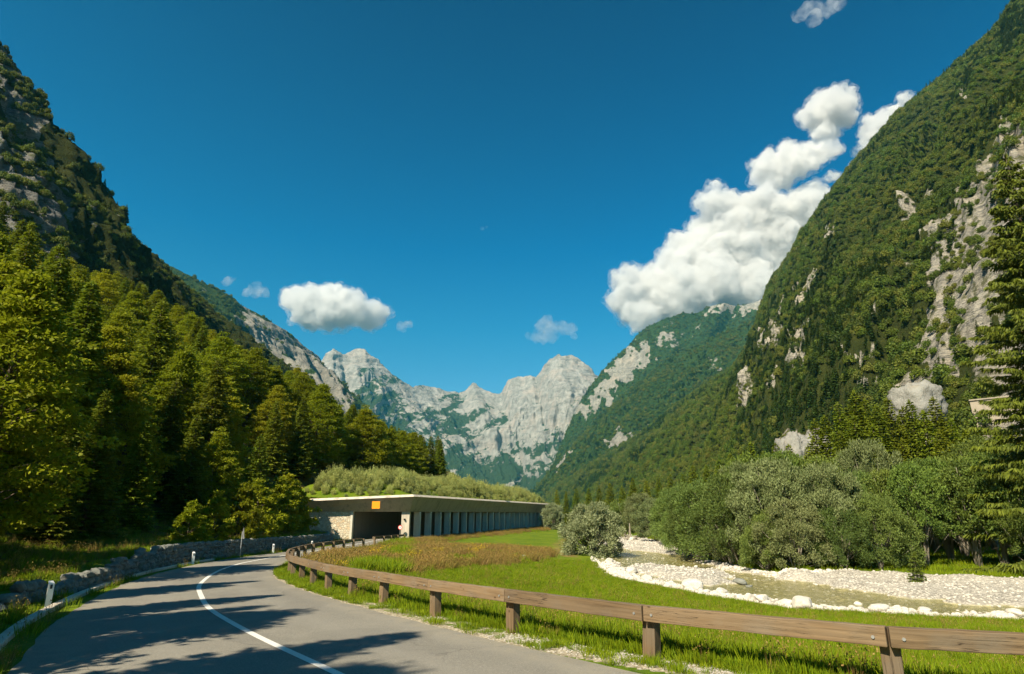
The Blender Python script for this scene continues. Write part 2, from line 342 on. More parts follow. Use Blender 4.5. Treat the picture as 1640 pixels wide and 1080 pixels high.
def mat_ground():
    m, n, l, p = newmat('ground'); b = N(m); v = b.pos()
    gr = b.mix(b.ramp(b.noise(v, 0.35, 5, 0.6), [(0.32, 0.0), (0.68, 1.0)]), (0.075, 0.135, 0.003), (0.17, 0.22, 0.005))
    gr = b.mix(b.ramp(b.noise(v, 9, 5, 0.7), [(0.4, 0.0), (0.65, 0.7)]), gr, (0.05, 0.085, 0.008))
    gr = b.mix(b.ramp(b.noise(v, 1.2, 5, 0.65), [(0.55, 0.0), (0.75, 0.6)]), gr, (0.19, 0.17, 0.03))
    dry = b.mix(b.ramp(b.noise(v, 0.9, 6, 0.65), [(0.35, 0.0), (0.65, 1.0)]), (0.13, 0.09, 0.03), (0.28, 0.20, 0.07))
    floor_ = b.mix(b.ramp(b.noise(v, 0.8, 6, 0.65), [(0.35, 0.0), (0.6, 1.0)]), (0.085, 0.06, 0.02), (0.13, 0.12, 0.015))
    floor_ = b.mix(b.ramp(b.noise(v, 6, 6, 0.65), [(0.5, 0.0), (0.65, 0.7)]), floor_, (0.05, 0.04, 0.02))
    grav = b.mix(b.ramp(b.voro(v, 6.5), [(0.1, 0.0), (0.6, 1.0)]), (0.62, 0.575, 0.50), (0.24, 0.22, 0.19))
    grav = b.mix(b.ramp(b.noise(v, 0.6, 5, 0.6), [(0.4, 0.0), (0.7, 0.5)]), grav, (0.52, 0.48, 0.41))
    bed = b.mix(b.ramp(b.voro(v, 2.8), [(0.15, 0.0), (0.55, 1.0)]), (0.62, 0.54, 0.33), (0.30, 0.27, 0.15))
    bed = b.mix(b.ramp(b.noise(v, 0.5, 4, 0.6), [(0.4, 0.0), (0.65, 0.6)]), bed, (0.36, 0.33, 0.18))
    nz = b.math('MULTIPLY', b.math('SUBTRACT', b.noise(v, 2.5, 5, 0.7), 0.5), 0.9)
    def mask(name): return b.mapr(b.math('ADD', b.attr(name), nz), 0.42, 0.58)
    c = b.mix(mask('dry'), gr, dry); c = b.mix(mask('floor'), c, floor_)
    sep = n.new('ShaderNodeSeparateXYZ'); l.new(v, sep.inputs[0])
    g2 = b.mix(b.mapr(sep.outputs[2], -2.16, -2.08), bed, grav)
    c = b.mix(b.mapr(b.attr('river'), 0.45, 0.55), c, g2)
    verge = b.mix(b.ramp(b.voro(v, 14), [(0.1, 0.0), (0.6, 1.0)]), (0.58, 0.52, 0.42), (0.26, 0.22, 0.15))
    c = b.mix(mask('verge'), c, verge)
    l.new(c, p.inputs['Base Color']); p.inputs['Roughness'].default_value = 0.95; p.inputs['Specular IOR Level'].default_value = 0.15
    h = b.math('ADD', b.noise(v, 9, 6, 0.7), b.voro(v, 6.5))
    l.new(b.bump(h, 0.6, 0.05), p.inputs['Normal']); return m
M['ground'] = mat_ground()

def mat_mountain(name, veg1, veg2, rock=(0.40, 0.38, 0.35), s=0.02, tint=(0.55, 0.46, 0.37), strata=0.0):
    m, n, l, p = newmat(name); b = N(m); v = b.pos()
    vg = b.mix(b.ramp(b.noise(v, 6 * s, 8, 0.7), [(0.3, 0.0), (0.7, 1.0)]), veg1, veg2)
    rk = b.mix(b.ramp(b.noise(b.mapping(v, (1, 1, 0.45)), 4 * s, 9, 0.68), [(0.3, 0.0), (0.68, 1.0)]), tuple(x * 0.55 for x in rock), tuple(x * 1.25 for x in rock))
    rk = b.mix(b.ramp(b.noise(b.mapping(v, (0.4, 0.4, 2.2), (0.25, 0.1, 0)), 3 * s, 7, 0.65), [(0.56, 0.0), (0.66, 0.55)]), rk, tuple(x * 0.33 for x in rock))
    rk = b.mix(b.ramp(b.noise(v, 1.2 * s, 4, 0.6), [(0.5, 0.0), (0.72, 0.6)]), rk, tint)
    if strata:
        ly = b.mapping(v, (0.06, 0.06, 0.42), (0.42, -0.22, 0)); sn = b.noise(ly, 1.0, 6, 0.62, 0.35)
        rk = b.mix(b.ramp(sn, [(0.41, 0.0), (0.45, 0.85), (0.475, 0.0)]), rk, (0.07, 0.085, 0.10))
        rk = b.mix(b.ramp(b.noise(ly, 2.7, 5, 0.6, 0.3), [(0.44, 0.0), (0.48, 0.7), (0.52, 0.0)]), rk, (0.11, 0.11, 0.11))
        rk = b.mix(b.ramp(b.noise(v, 0.16, 6, 0.7), [(0.52, 0.0), (0.60, 0.75)]), rk, (0.10, 0.11, 0.025))
    msk = b.mapr(b.math('ADD', b.attr('rock'), b.math('MULTIPLY', b.math('SUBTRACT', b.noise(v, 3.5 * s, 9, 0.72), 0.5), 1.3)), 0.44, 0.56)
    c = b.mix(msk, vg, rk)
    l.new(c, p.inputs['Base Color']); p.inputs['Roughness'].default_value = 0.95; p.inputs['Specular IOR Level'].default_value = 0.1
    l.new(b.bump(b.noise(v, 5 * s, 10, 0.75), 0.9, 0.35 / s), p.inputs['Normal']); return m

# ------------------------------------------------------------------ plan of the valley floor (metres; camera at the origin)
def lin(pts):
    pts = sorted(pts); ys = np.array([p[0] for p in pts], float); xs = np.array([p[1] for p in pts], float)
    # smooth interpolation by dense resampling
    yy = np.concatenate([np.arange(ys[0], min(ys[-1], 260), 0.5), ys[ys >= 260]]) if ys[-1] > 260 else np.arange(ys[0], ys[-1] + .5, 0.5)
    xx = np.interp(yy, ys, xs)
    near = yy < 250
    k = np.hanning(13); k /= k.sum()
    xs2 = np.convolve(np.pad(xx[near], 6, mode='reflect', reflect_type='odd'), k, 'valid'); xx = xx.copy(); xx[near] = xs2
    return lambda y: np.interp(y, yy, xx)
G = np.array([0.268, 0.963]); GN = np.array([0.963, -0.268])          # gallery axis and outward normal
C0 = np.array([-14.9, 94.0])                                            # corner column of the gallery
x_left = lin([(-60, 36), (0, -1.2), (4, -3.6), (10.6, -7.7), (15, -10.3), (20.5, -12.8), (26, -15), (31.5, -16.6), (38.9, -18.1), (45.3, -18.6), (51, -18.5), (60, -18.4), (79, -19.6), (94, -21.6), (104, -19.3), (179, 1.6), (260, 24)])
x_right = lin([(-60, 60), (0, 10.6), (5, 6.5), (10.6, 1.9), (13.5, -.45), (17.5, -3.5), (23.3, -7.4), (28, -10), (33, -11.9), (38, -13.1), (44, -14), (53, -14.7), (64, -14.9), (79, -15.5), (94, -16.4), (104, -13.6), (179, 7.4), (260, 30)])
x_cen = lin([(-60, 48), (0, 5.2), (5, 1.3), (10.6, -2.75), (13.4, -4.95), (17.9, -8.1), (24, -11.3), (28.5, -13.0), (32.7, -14.35), (38, -15.55), (46, -16.2), (60, -16.6), (79, -17.6), (94, -19)])
x_rail = lin([(-60, 72), (0, 32), (6.6, 12.3), (7.95, 8.6), (9.25, 5.1), (11.57, 2.3), (14.3, -.07), (16.7, -2.0), (19.3, -3.8), (20.8, -5.1), (23.2, -6.5), (25.4, -7.7), (27.2, -8.7), (29.3, -9.8), (33, -11.25), (37, -12.5), (39.5, -13.0), (43.7, -13.75), (47.9, -14.15), (53.1, -14.3), (59.6, -14.5), (64, -14.5), (84, -14.7), (94, -14.4), (179, 9.3), (200, 15), (400, 40), (2500, 150)])
x_wall = lin([(-60, 26), (0, -5), (8, -9.8), (13, -12.0), (18.3, -13.9), (22, -14.7), (25.6, -15.6), (32.3, -17.8), (36, -18.9), (40, -19.7), (50, -20.1), (67, -20.6), (80, -22.0), (87, -25.0), (93, -29.2), (94.6, -30), (97, -24.4), (179, -1.5), (200, -1), (400, 8), (900, 30), (2500, 60), (6000, 60)])
def wall_h(y): return np.interp(y, [-60, 12, 18, 22, 26, 32, 38, 46, 60, 80, 92, 95, 97, 178, 190, 400], [0.2, 0.2, 0.3, .42, .62, .85, 1.05, 1.1, 1.05, 1.0, 1.3, 5.0, 6.0, 6.0, 4, 2])
def road_z(y): return -0.016 * np.clip(y, -60, 94)

# river polygon and gravel bars in plan
RIV = np.array([(150, 14), (75, 15), (45, 18), (28, 21.5), (28.6, 18.6), (29.9, 15.6), (30.8, 13.2), (35, 10.9), (38, 9.9), (42.4, 8.4), (45.6, 7.3), (54, 7.4), (64, 8.4), (90, 11.5), (130, 17.5), (200, 27), (330, 50), (330, 58), (200, 38), (143, 23.5), (110, 22.5), (86.4, 22.8), (66.9, 19.7), (52.7, 18.6), (47, 20), (45.6, 25), (41.3, 31.7), (40, 60), (40, 150)])
RIV = np.stack([np.where(np.arange(len(RIV)) < 3, RIV[:, 0], RIV[:, 1]), np.where(np.arange(len(RIV)) < 3, RIV[:, 1], RIV[:, 0])], 1)
# (first three and last two are given x,y ; the middle ones y,x)
RIV[-2:] = [(60, 40), (150, 40)]
BARS = [np.array([(18.6, 46.5), (18.9, 44.5), (19.9, 39.5), (20.8, 36.2), (22.6, 33.2), (26, 30.6), (40, 26), (150, 22), (150, 42), (31, 44), (25, 49), (19, 49)]),
        np.array([(12, 57), (16.3, 50), (13.6, 42), (12.2, 40.8), (11.0, 44), (9.2, 49), (8.6, 54)]),
        np.array([(12.8, 95), (15, 78), (19.6, 66), (25, 70), (27, 100), (24, 120), (18, 115)])]
def poly_sd(P, poly):
    """signed distance, positive inside"""
    x, y = P[..., 0], P[..., 1]; d = np.full(x.shape, 1e9); ins = np.zeros(x.shape, bool)
    n = len(poly)
    for i in range(n):
        a = poly[i]; b = poly[(i + 1) % n]; e = b - a
        t = np.clip(((x - a[0]) * e[0] + (y - a[1]) * e[1]) / (e @ e), 0, 1)
        d = np.minimum(d, np.hypot(x - a[0] - t * e[0], y - a[1] - t * e[1]))
        c = ((a[1] > y) != (b[1] > y)) & (x < (b[0] - a[0]) * (y - a[1]) / (b[1] - a[1] + 1e-12) + a[0])
        ins ^= c
    return np.where(ins, d, -d)
WATER_Z = -2.15
def H(x, y, full=False):
    x = np.asarray(x, float); y = np.asarray(y, float); x, y = np.broadcast_arrays(x, y)
    rz = road_z(y)
    dl = (x_wall(y) - x) * 0.85
    dr = (x - x_rail(y)) * 0.8
    P2 = np.stack([x, y, 0 * x], -1)
    n1 = fbm(P2 * 0.06, 3); n2 = fbm(P2 * 0.5 + 9, 3)
    wh = wall_h(y)
    zl = rz + wh * sstep(-0.1, 0.5, dl) + np.maximum(dl - .5, 0) * 0.58 * sstep(0, 9, dl) * (0.35 + 0.65 * sstep(4, 18, dl)) + (n1 * 2.2 * sstep(5, 25, dl) + n2 * 0.25 * sstep(.5, 3, dl))
    zl = np.where(dl > 170, zl * 0 + rz + 95 + (dl - 170) * 0.0, np.minimum(zl, rz + 95))
    zm = np.interp(y, [-60, 10, 30, 90, 180, 400, 3000], [-1.0, -1.0, -1.45, -1.75, -1.9, -3, -4])
    zr = rz + (zm - rz) * sstep(0.3, np.interp(y, [0, 30, 60, 90, 180], [7, 8, 11, 8, 5]), dr) + n1 * 0.25 * sstep(3, 12, dr) + n2 * 0.07 * sstep(.5, 2, dr)
    # weed-grown hump between road and meadow
    hump = 0.5 * np.exp(-(((x + 2.5) / 5.5) ** 2 + ((y - 50) / 14) ** 2)); zr = zr + hump * sstep(1, 6, dr)
    z = np.where(dl > -0.1, zl, np.where(dr > 0, zr, rz))
    # verge between asphalt and rail/wall : slight crown
    sd = poly_sd(np.stack([x, y], -1), RIV)
    z = np.where(dr > 0, z + (np.minimum(z, -2.0 + n2 * .05) - z) * sstep(-11, -1.5, sd) * sstep(1, 6, dr), z)
    zbank = WATER_Z - 0.13 + n2 * 0.14
    bar = np.full(x.shape, -9.0)
    for bp in BARS: bar = np.maximum(bar, poly_sd(np.stack([x, y], -1), bp))
    zbank = zbank + 0.42 * sstep(-0.8, 1.2, bar + n2 * 1.2) + 0.12 * n2
    nearbank = np.exp(-((sd - 0.9) / 0.9) ** 2) * sstep(64, 58, y) * 0.30
    zbank = zbank + nearbank
    kr = sstep(-1.2, 0.4, sd + n2 * 0.5)
    z = np.where(dr > 0, z + (zbank - z) * kr, z)
    # road bed: cut the sheet below the asphalt
    inroad = (x > x_left(y) + 0.75) & (x < x_right(y) - 0.75)
    z = np.where(inroad & (y < 262), rz - 0.14, z)
    if not full: return z
    return z, dict(river=sstep(-0.5, 0.1, sd + n2 * 0.4) * (dr > 0), dl=dl, dr=dr, sd=sd, n1=n1, n2=n2)

# ------------------------------------------------------------------ placing by the ground sheet
_hits = {}
def hit(px, py):
    a, r_ = ray(px, py); D = np.arange(4, 260, 0.05); z = CAMZ + r_ * D; g = H(a * D, D)
    k = np.argmax(z < g); D = D[k] if z[k] < g[k] else 260
    return np.array([a * D, D, float(H(a * D, D))])
WEED = np.array([hit(*q)[:2] for q in [(462, 903), (490, 912), (540, 918), (620, 920), (700, 914), (780, 907), (850, 900), (880, 890), (872, 882), (800, 878), (720, 876), (655, 880), (610, 884), (560, 888), (500, 897)]])
TRACK = np.array([hit(*q)[:2] for q in [(900, 892), (925, 893), (912, 872), (925, 862), (905, 860), (880, 872)]])
# ground sheet (polar, fine in front of the camera)
ang = np.concatenate([np.arange(-47, 47, 0.13), np.arange(47, 313, 3.0)]) * math.pi / 180
rad = [1.2]
while rad[-1] < 400: rad.append(rad[-1] * 1.0095 + 0.004)
while rad[-1] < 7000: rad.append(rad[-1] * 1.06)
rad = np.array(rad)
gx = rad[:, None] * np.sin(ang)[None]; gy = rad[:, None] * np.cos(ang)[None]
gz, ga = H(gx, gy, True)
gz = np.where(rad[:, None] > 700, np.minimum(gz, 60.0), gz)
V = np.stack([gx, gy, gz], -1).reshape(-1, 3)
V = np.concatenate([V, [[0, 0, 0.0 - 0.14]]])
fcs = grid_faces(len(rad), len(ang), True)
cap = np.stack([np.full(len(ang), len(V) - 1), (np.arange(len(ang)) + 1) % len(ang), np.arange(len(ang))], -1)
ppx, ppy = proj(V[:-1].reshape(gx.shape + (3,)))
dr, dl = ga['dr'], ga['dl']
Gp = np.stack([gx, gy], -1)
dry = 0.85 * sstep(-1.2, 0.8, poly_sd(Gp, WEED)) + 0.55 * np.exp(-((dr - 2.2) / 2.0) ** 2) * (gy > 66) * (gy < 200)
dry = np.maximum(dry, 0.5 * sstep(-2, 1, poly_sd(Gp, TRACK))) + .12 * sstep(0, .2, fbm(np.stack([gx * .12, gy * .08, 0 * gx], -1), 3)) * (dr > 1)
floor_ = np.maximum(sstep(0.3, 2.0, dl), sstep(75, 90, gx - 0.0) * 0.9)
verge = np.where((dr > -0.9) & (dr < 0.35) & (gy < 30), 0.50, 0) + np.where((dr > -1.2) & (dr <= -0.5) & (gy < 70), 0.30, 0)
att = {'river': ga['river'], 'dry': dry, 'floor': floor_, 'verge': verge}
att = {k: np.append(np.asarray(a, float).ravel(), 0) for k, a in att.items()}
tag(link('ground', mesh_np('ground', V, [fcs, cap], M['ground'], att, True)), kind='structure')

# ------------------------------------------------------------------ road
ys = np.concatenate([np.arange(-58, 110, 0.5), np.arange(110, 255, 1.5)])
K = 15; L_ = x_left(ys); R_ = x_right(ys); u = np.linspace(0, 1, K)
rx = L_[:, None] * (1 - u) + R_[:, None] * u
edge_n = fbm(XYZ(ys * 0.9, 0, 3), 4) * 0.16
rx[:, 0] += edge_n; rx[:, -1] += fbm(XYZ(ys * 0.9, 5, 3), 4) * 0.20
ry = np.repeat(ys[:, None], K, 1)
rzz = road_z(ry) + 0.015 + 0.03 * np.sin(np.pi * u)[None]
Vr = np.stack([rx, ry, rzz], -1)
sk = Vr[:, [0, -1]].copy(); sk[..., 2] -= 0.2
allV = np.concatenate([sk[:, :1], Vr, sk[:, 1:]], 1)
dE = np.minimum(u, 1 - u) * 6
edg = np.repeat(sstep(0.9, 0.0, dE)[None], len(ys), 0); edg = np.concatenate([edg[:, :1], edg, edg[:, :1]], 1)
trk = np.exp(-((u - .27) / .05) ** 2) + np.exp(-((u - .1) / .04) ** 2) + np.exp(-((u - .73) / .05) ** 2) + np.exp(-((u - .92) / .04) ** 2)
trk = np.repeat(trk[None], len(ys), 0); trk = np.concatenate([trk[:, :1], trk, trk[:, :1]], 1)
fr = grid_faces(len(ys), K + 2)[:, ::-1]
tag(link('road', mesh_np('road', allV, [fr], M['asphalt'], {'edge': edg, 'track': trk}, False)), kind='structure')
# centre line
yc = np.arange(-30, 112, 0.35); xc = x_cen(yc)
def ribbon(xs_, ys_, half, zoff):
    d = np.stack([np.gradient(xs_), np.gradient(ys_)], -1); d /= np.linalg.norm(d, axis=1)[:, None]; nn = np.stack([-d[:, 1], d[:, 0]], -1)
    c = np.stack([xs_, ys_], -1); a = c - nn * half; b_ = c + nn * half
    uu = lambda p: np.clip((p[:, 0] - x_left(p[:, 1])) / (x_right(p[:, 1]) - x_left(p[:, 1])), 0, 1)
    z = lambda p: road_z(p[:, 1]) + 0.015 + 0.03 * np.sin(np.pi * uu(p)) + zoff
    return np.stack([np.column_stack([a, z(a)]), np.column_stack([b_, z(b_)])], 1)
rb = ribbon(xc, yc, 0.075, 0.006)
tag(link('road_marking', mesh_np('road_marking', rb, [grid_faces(len(yc), 2)], M['paint'])), kind='structure')
# kerb: narrow concrete channel along the left edge
yk = np.arange(-6, 42, 0.3); xk = x_left(yk) - np.interp(yk, [0, 20, 42], [0.62, .62, 0.5])
d = np.stack([np.gradient(xk), np.gradient(yk)], -1); d /= np.linalg.norm(d, axis=1)[:, None]; nn = np.stack([-d[:, 1], d[:, 0]], -1)
prof = [(-0.11, -0.2), (-0.11, 0.09), (-0.09, 0.11), (0.09, 0.11), (0.11, 0.09), (0.11, -0.2)]
kv = np.stack([np.column_stack([xk + nn[:, 0] * a, yk + nn[:, 1] * a, road_z(yk) + b_]) for a, b_ in prof], 1)
tag(link('kerb', mesh_np('kerb', kv, [grid_faces(len(yk), 6)], M['concrete_lip'])), kind='structure')

# water sheet
wp = [(150, 14), (60, 14), (26, 20), (12, 27), (6, 40), (5, 60), (8, 90), (14, 130), (24, 200), (46, 335), (62, 335), (42, 200), (28, 143), (27, 86), (24, 60), (30, 50), (60, 46), (150, 46)]
def mat_water():
    m, n, l, p = newmat('river_water'); b = N(m); v = b.pos()
    gl = n.new('ShaderNodeBsdfGlossy'); gl.inputs['Roughness'].default_value = 0.12
    tr = n.new('ShaderNodeBsdfTransparent'); tr.inputs['Color'].default_value = (0.86, 0.86, 0.70, 1)
    fz = n.new('ShaderNodeFresnel'); fz.inputs[0].default_value = 1.33
    bm = b.bump(b.noise(b.mapping(v, (1, 1, 1)), 3.5, 5, 0.65, 0.5), 0.7, 0.08)
    l.new(bm, fz.inputs['Normal']); l.new(bm, gl.inputs['Normal'])
    ms = n.new('ShaderNodeMixShader'); l.new(b.math('MULTIPLY', fz.outputs[0], 0.5), ms.inputs[0]); l.new(tr.outputs[0], ms.inputs[1]); l.new(gl.outputs[0], ms.inputs[2])
    l.new(ms.outputs[0], n['Material Output'].inputs['Surface']); return m
M['water'] = mat_water()
me = bpy.data.meshes.new('river'); me.from_pydata([(a, b_, WATER_Z) for a, b_ in wp], [], [tuple(range(len(wp)))]); me.materials.append(M['water'])
tag(link('river', me), kind='structure')

# ------------------------------------------------------------------ mountains
LOFTS = {}
def loft(name, ridge, foot, ns, nt, mat, amp, freq, jag, pw=1.0, rockfn=None, nb=10, seed=0, vs=0.35, gully=0.0, drop=0.0):
    ridge = np.array(ridge, float); foot = np.array(foot, float)
    k = np.linspace(0, 1, len(ridge)); seg = np.concatenate([[0], np.cumsum(np.hypot(np.diff(ridge[:, 0]), np.diff(ridge[:, 1])))]); seg /= seg[-1]
    s = np.linspace(0, 1, ns)
    r = np.stack([np.interp(s, seg, ridge[:, i]) for i in range(3)], -1)
    kf = np.linspace(0, 1, len(foot)); f = np.stack([np.interp(s, kf, foot[:, i]) for i in range(3)], -1)
    top = PT(r[:, 0], r[:, 1], r[:, 2]); top[:, 2] -= drop
    t = np.linspace(0, 1, nt)[:, None, None]
    hor = f[None, :, :2] + (top[None, :, :2] - f[None, :, :2]) * t
    ver = f[None, :, 2:] + (top[None, :, 2:] - f[None, :, 2:]) * (t ** pw)
    P = np.concatenate([hor, ver], -1)
    tb = np.linspace(0, 1, nb + 1)[1:, None, None]
    dirh = top[None, :, :2] - f[None, :, :2]; ln = np.linalg.norm(dirh, axis=-1, keepdims=True)
    back = np.concatenate([top[None, :, :2] + dirh * tb * 0.8, top[None, :, 2:] - (top[None, :, 2:] - f[None, :, 2:]) * tb ** 1.1 * 1.05], -1)
    P = np.concatenate([P, back], 0)
    T = np.concatenate([np.linspace(0, 1, nt), 1 + np.linspace(0, 1, nb + 1)[1:]])[:, None]
    nrm = np.concatenate([-dirh / ln, np.full(ln.shape, 0.8)], -1); nrm /= np.linalg.norm(nrm, axis=-1, keepdims=True)
    Q = P * freq * np.array([1, 1, vs]) + seed * 13.7
    n = fbm(Q, 6, 0.52, True) * 0.75 + fbm(Q * 0.5 + 5, 3) * 0.6
    wt = np.sin(np.clip(T, 0, 1) * math.pi) ** 0.6 * sstep(1.0, 0.8, T) * (T <= 1)
    wgt = np.maximum(wt, 0.0)
    disp = (n - 0.35) * amp * wgt
    if gully:
        arc = np.cumsum(np.concatenate([[0], np.linalg.norm(np.diff(f[:, :2] * .5 + top[:, :2] * .5, axis=0), axis=1)]))
        g = fbm(XYZ(arc[None] * freq * 1.6 + 0.5 * perlin(P * freq) , T * 1.2, seed + 3.3), 4, 0.55, True)
        disp = disp + (g - .3) * gully * wgt
    P = P + nrm * disp[..., None]
    jn = fbm(XYZ(P[..., 0] * freq * 4, P[..., 1] * freq * 4, P[..., 2] * freq * 2 + seed), 4, 0.6)
    P[..., 2] += jn * jag * np.clip(T * 1.2, 0, 1)
    rock = np.zeros(P.shape[:2]) if rockfn is None else rockfn(P, T + 0 * P[..., 0], n)
    P = P + nrm * (np.clip(rock, 0, 1) * fbm(P * freq * np.array([1.5, 1.5, 9]) + 7, 4, .6))[..., None] * jag * 1.6
    o = link(name, mesh_np(name, P, [grid_faces(P.shape[0], P.shape[1])], mat, {'rock': rock}, True))
    tag(o, kind='structure')
    LOFTS[name] = (o, P, rock)
    return o, P, rock
def blobs(P, lst, warp=10.0, fr=0.05):
    px, py = proj(P); nz = fbm(np.stack([px * fr, py * fr, 0 * px], -1), 4) ; nz2 = fbm(np.stack([px * fr, py * fr, 0 * px + 9], -1), 4)
    px = px + nz * warp * 1.6; py = py + nz2 * warp * 1.6
    v = np.zeros(px.shape)
    for (cx, cy, rx_, ry_, rot, a) in lst:
        c, s_ = math.cos(R(rot)), math.sin(R(rot)); dx = px - cx; dy = py - cy
        X = (dx * c + dy * s_) / rx_; Y = (-dx * s_ + dy * c) / ry_
        v = np.maximum(v, a * np.clip(1.6 - 1.1 * (X * X + Y * Y), 0, 1))
    return v
def brk(P, f, a): return fbm(P * f, 4, .6) * a
def steep(P):
    gx_ = np.gradient(P, axis=0); gy_ = np.gradient(P, axis=1); n = np.cross(gy_, gx_); n /= np.linalg.norm(n, axis=-1, keepdims=True) + 1e-9
    return 1 - np.abs(n[..., 2])

M['mt_far'] = mat_mountain('far_massif', (0.030, 0.060, 0.030), (0.055, 0.09, 0.035), (0.42, 0.415, 0.385), 0.006, (0.60, 0.50, 0.42))
M['mt_mid'] = mat_mountain('mid_mountain', (0.022, 0.050, 0.014), (0.055, 0.095, 0.018), (0.38, 0.365, 0.32), 0.010)
M['outcrop'] = mat_rock('outcrop_rock', (0.27, 0.265, 0.245), (0.05, 0.06, 0.045), (0.30, 0.25, 0.17), 0.42, bumpd=0.5)
M['mt_right'] = mat_mountain('right_mountain', (0.030, 0.045, 0.010), (0.075, 0.085, 0.018), (0.60, 0.55, 0.46), 0.035, (0.74, 0.64, 0.48), 1.0)
M['mt_left'] = mat_mountain('left_mountain', (0.024, 0.036, 0.008), (0.06, 0.065, 0.014), (0.30, 0.29, 0.27), 0.055, (0.34, 0.30, 0.22), 1.0)

# central massif
def rk_far(P, T, n):
    px, py = proj(P); st = steep(P)
    el = np.interp(py, [590, 640, 690, 740, 790], [1.05, 0.78, 0.55, 0.36, 0.05])
    el = el - 0.35 * np.exp(-((px - 600) / 55) ** 2) * (py > 590) - .12 + 0.18 * np.exp(-((px - 840) / 60) ** 2) - 0.25 * sstep(700, 740, py) * (px < 640)
    band = fbm(XYZ(px * 0.02, (py + (px - 700) * 0.25) * 0.055, 2.0), 4)
    return np.clip(el + band * 0.65 + (st - 0.35) * 0.5, 0, 1.2)
loft('mountain_massif', [(440, 640, 4700), (500, 600, 4700), (521, 568, 4700), (533, 559, 4700), (548, 567, 4750), (572, 562, 4800), (584, 562, 4800), (605, 580, 4850), (640, 608, 4900), (662, 620, 5000), (690, 617, 5200), (735, 630, 5300), (745, 625, 5300), (757, 613, 5300), (772, 622, 5300), (800, 630, 5300), (812, 612, 5200), (830, 602, 5100), (850, 601, 5000), (858, 606, 5000), (868, 590, 4900), (880, 575, 4850), (895, 569, 4800), (915, 570, 4800), (935, 580, 4800), (950, 592, 4800), (962, 602, 4800), (1010, 640, 4800), (1080, 650, 4800)],
     [(-1500, 3300, -10), (-900, 3500, -10), (-300, 3700, -10), (50, 3700, -10), (300, 3600, -10), (700, 3500, -10), (1300, 3500, -10)], 620, 260, M['mt_far'], 190, 0.0017, 32, 1.35, rk_far, seed=1, gully=150)
# spur running down from the left side of the massif
def rk_spur(P, T, n):
    px, py = proj(P)
    return np.clip(blobs(P, [(690, 640, 25, 22, 35, 1), (715, 625, 12, 14, 0, .8), (640, 650, 26, 50, -35, .75), (600, 600, 14, 14, 0, .4)], 16) + 0.15 * n, 0, 1)
# left receding ridge with rock (behind the cliff)
def rk_b(P, T, n): return np.clip(0.05 + blobs(P, [(440, 540, 62, 26, 38, 1.0), (505, 590, 50, 22, 48, .95), (400, 512, 30, 14, 35, .7), (545, 640, 24, 16, 55, .8), (470, 600, 30, 16, 45, .5)], 14) * 0.78 + n * 0.15 + brk(P, .014, 1.1), 0, 1)
loft('rocky_ridge', [(220, 400, 1500), (300, 440, 1550), (350, 462, 1600), (395, 492, 1700), (430, 512, 1750), (465, 535, 1850), (492, 558, 1950), (512, 574, 2050), (522, 590, 2150), (535, 625, 2250), (550, 648, 2350), (575, 680, 2500), (620, 720, 2800), (680, 752, 3100), (740, 775, 3400), (800, 800, 3600)],
     [(-500, 700, -5), (-380, 1000, -5), (-280, 1500, -5), (-160, 2200, -5), (-60, 2900, -5), (10, 3500, -5)], 360, 140, M['mt_mid'], 60, 0.0045, 9, 1.0, rk_b, seed=2, gully=40)
# two mountains closing the valley on the right
def rk_d(P, T, n): return np.clip(-0.05 + blobs(P, [(1010, 582, 42, 16, -40, 1.0), (968, 628, 34, 13, -55, .95), (1180, 492, 60, 9, -4, .7), (1070, 545, 38, 9, -15, .6), (1215, 482, 26, 9, -15, 1.1), (935, 660, 14, 10, -60, .8), (1090, 520, 30, 7, -5, .45)], 20, .07) + n * 0.15 + brk(P, .009, .8), 0, 1.1)
loft('forested_peak', [(840, 800, 3300), (880, 760, 3400), (905, 700, 3500), (925, 650, 3500), (950, 612, 3500), (975, 583, 3500), (1003, 556, 3500), (1020, 537, 3500), (1040, 522, 3500), (1065, 510, 3500), (1095, 503, 3550), (1120, 500, 3600), (1140, 489, 3600), (1160, 485, 3600), (1180, 490, 3700), (1205, 487, 3700), (1225, 478, 3700), (1260, 470, 3700), (1400, 400, 3700)],
     [(60, 3000, -8), (140, 2900, -8), (300, 2750, -8), (500, 2600, -8), (900, 2500, -8)], 380, 180, M['mt_mid'], 110, 0.0026, 14, 1.1, rk_d, seed=3, gully=80)
def rk_d2(P, T, n): return np.clip(-0.05 + blobs(P, [(985, 705, 22, 8, -60, .8), (1010, 700, 20, 9, -35, .8), (1150, 580, 22, 8, -20, .45), (900, 735, 16, 7, -60, .9), (1040, 690, 30, 8, -30, .5)], 18, .07) + n * 0.12 + brk(P, .011, .7), 0, 1)
loft('forested_ridge', [(820, 805, 2500), (850, 790, 2600), (885, 755, 2700), (925, 705, 2700), (965, 665, 2700), (1005, 625, 2700), (1050, 592, 2700), (1085, 565, 2650), (1130, 548, 2600), (1180, 524, 2550), (1230, 498, 2500), (1330, 440, 2500), (1450, 400, 2500)],
     [(60, 2200, -6), (110, 2050, -6), (200, 1900, -6), (350, 1800, -6), (600, 1700, -6)], 340, 150, M['mt_mid'], 70, 0.004, 9, 1.05, rk_d2, seed=4, gully=50)

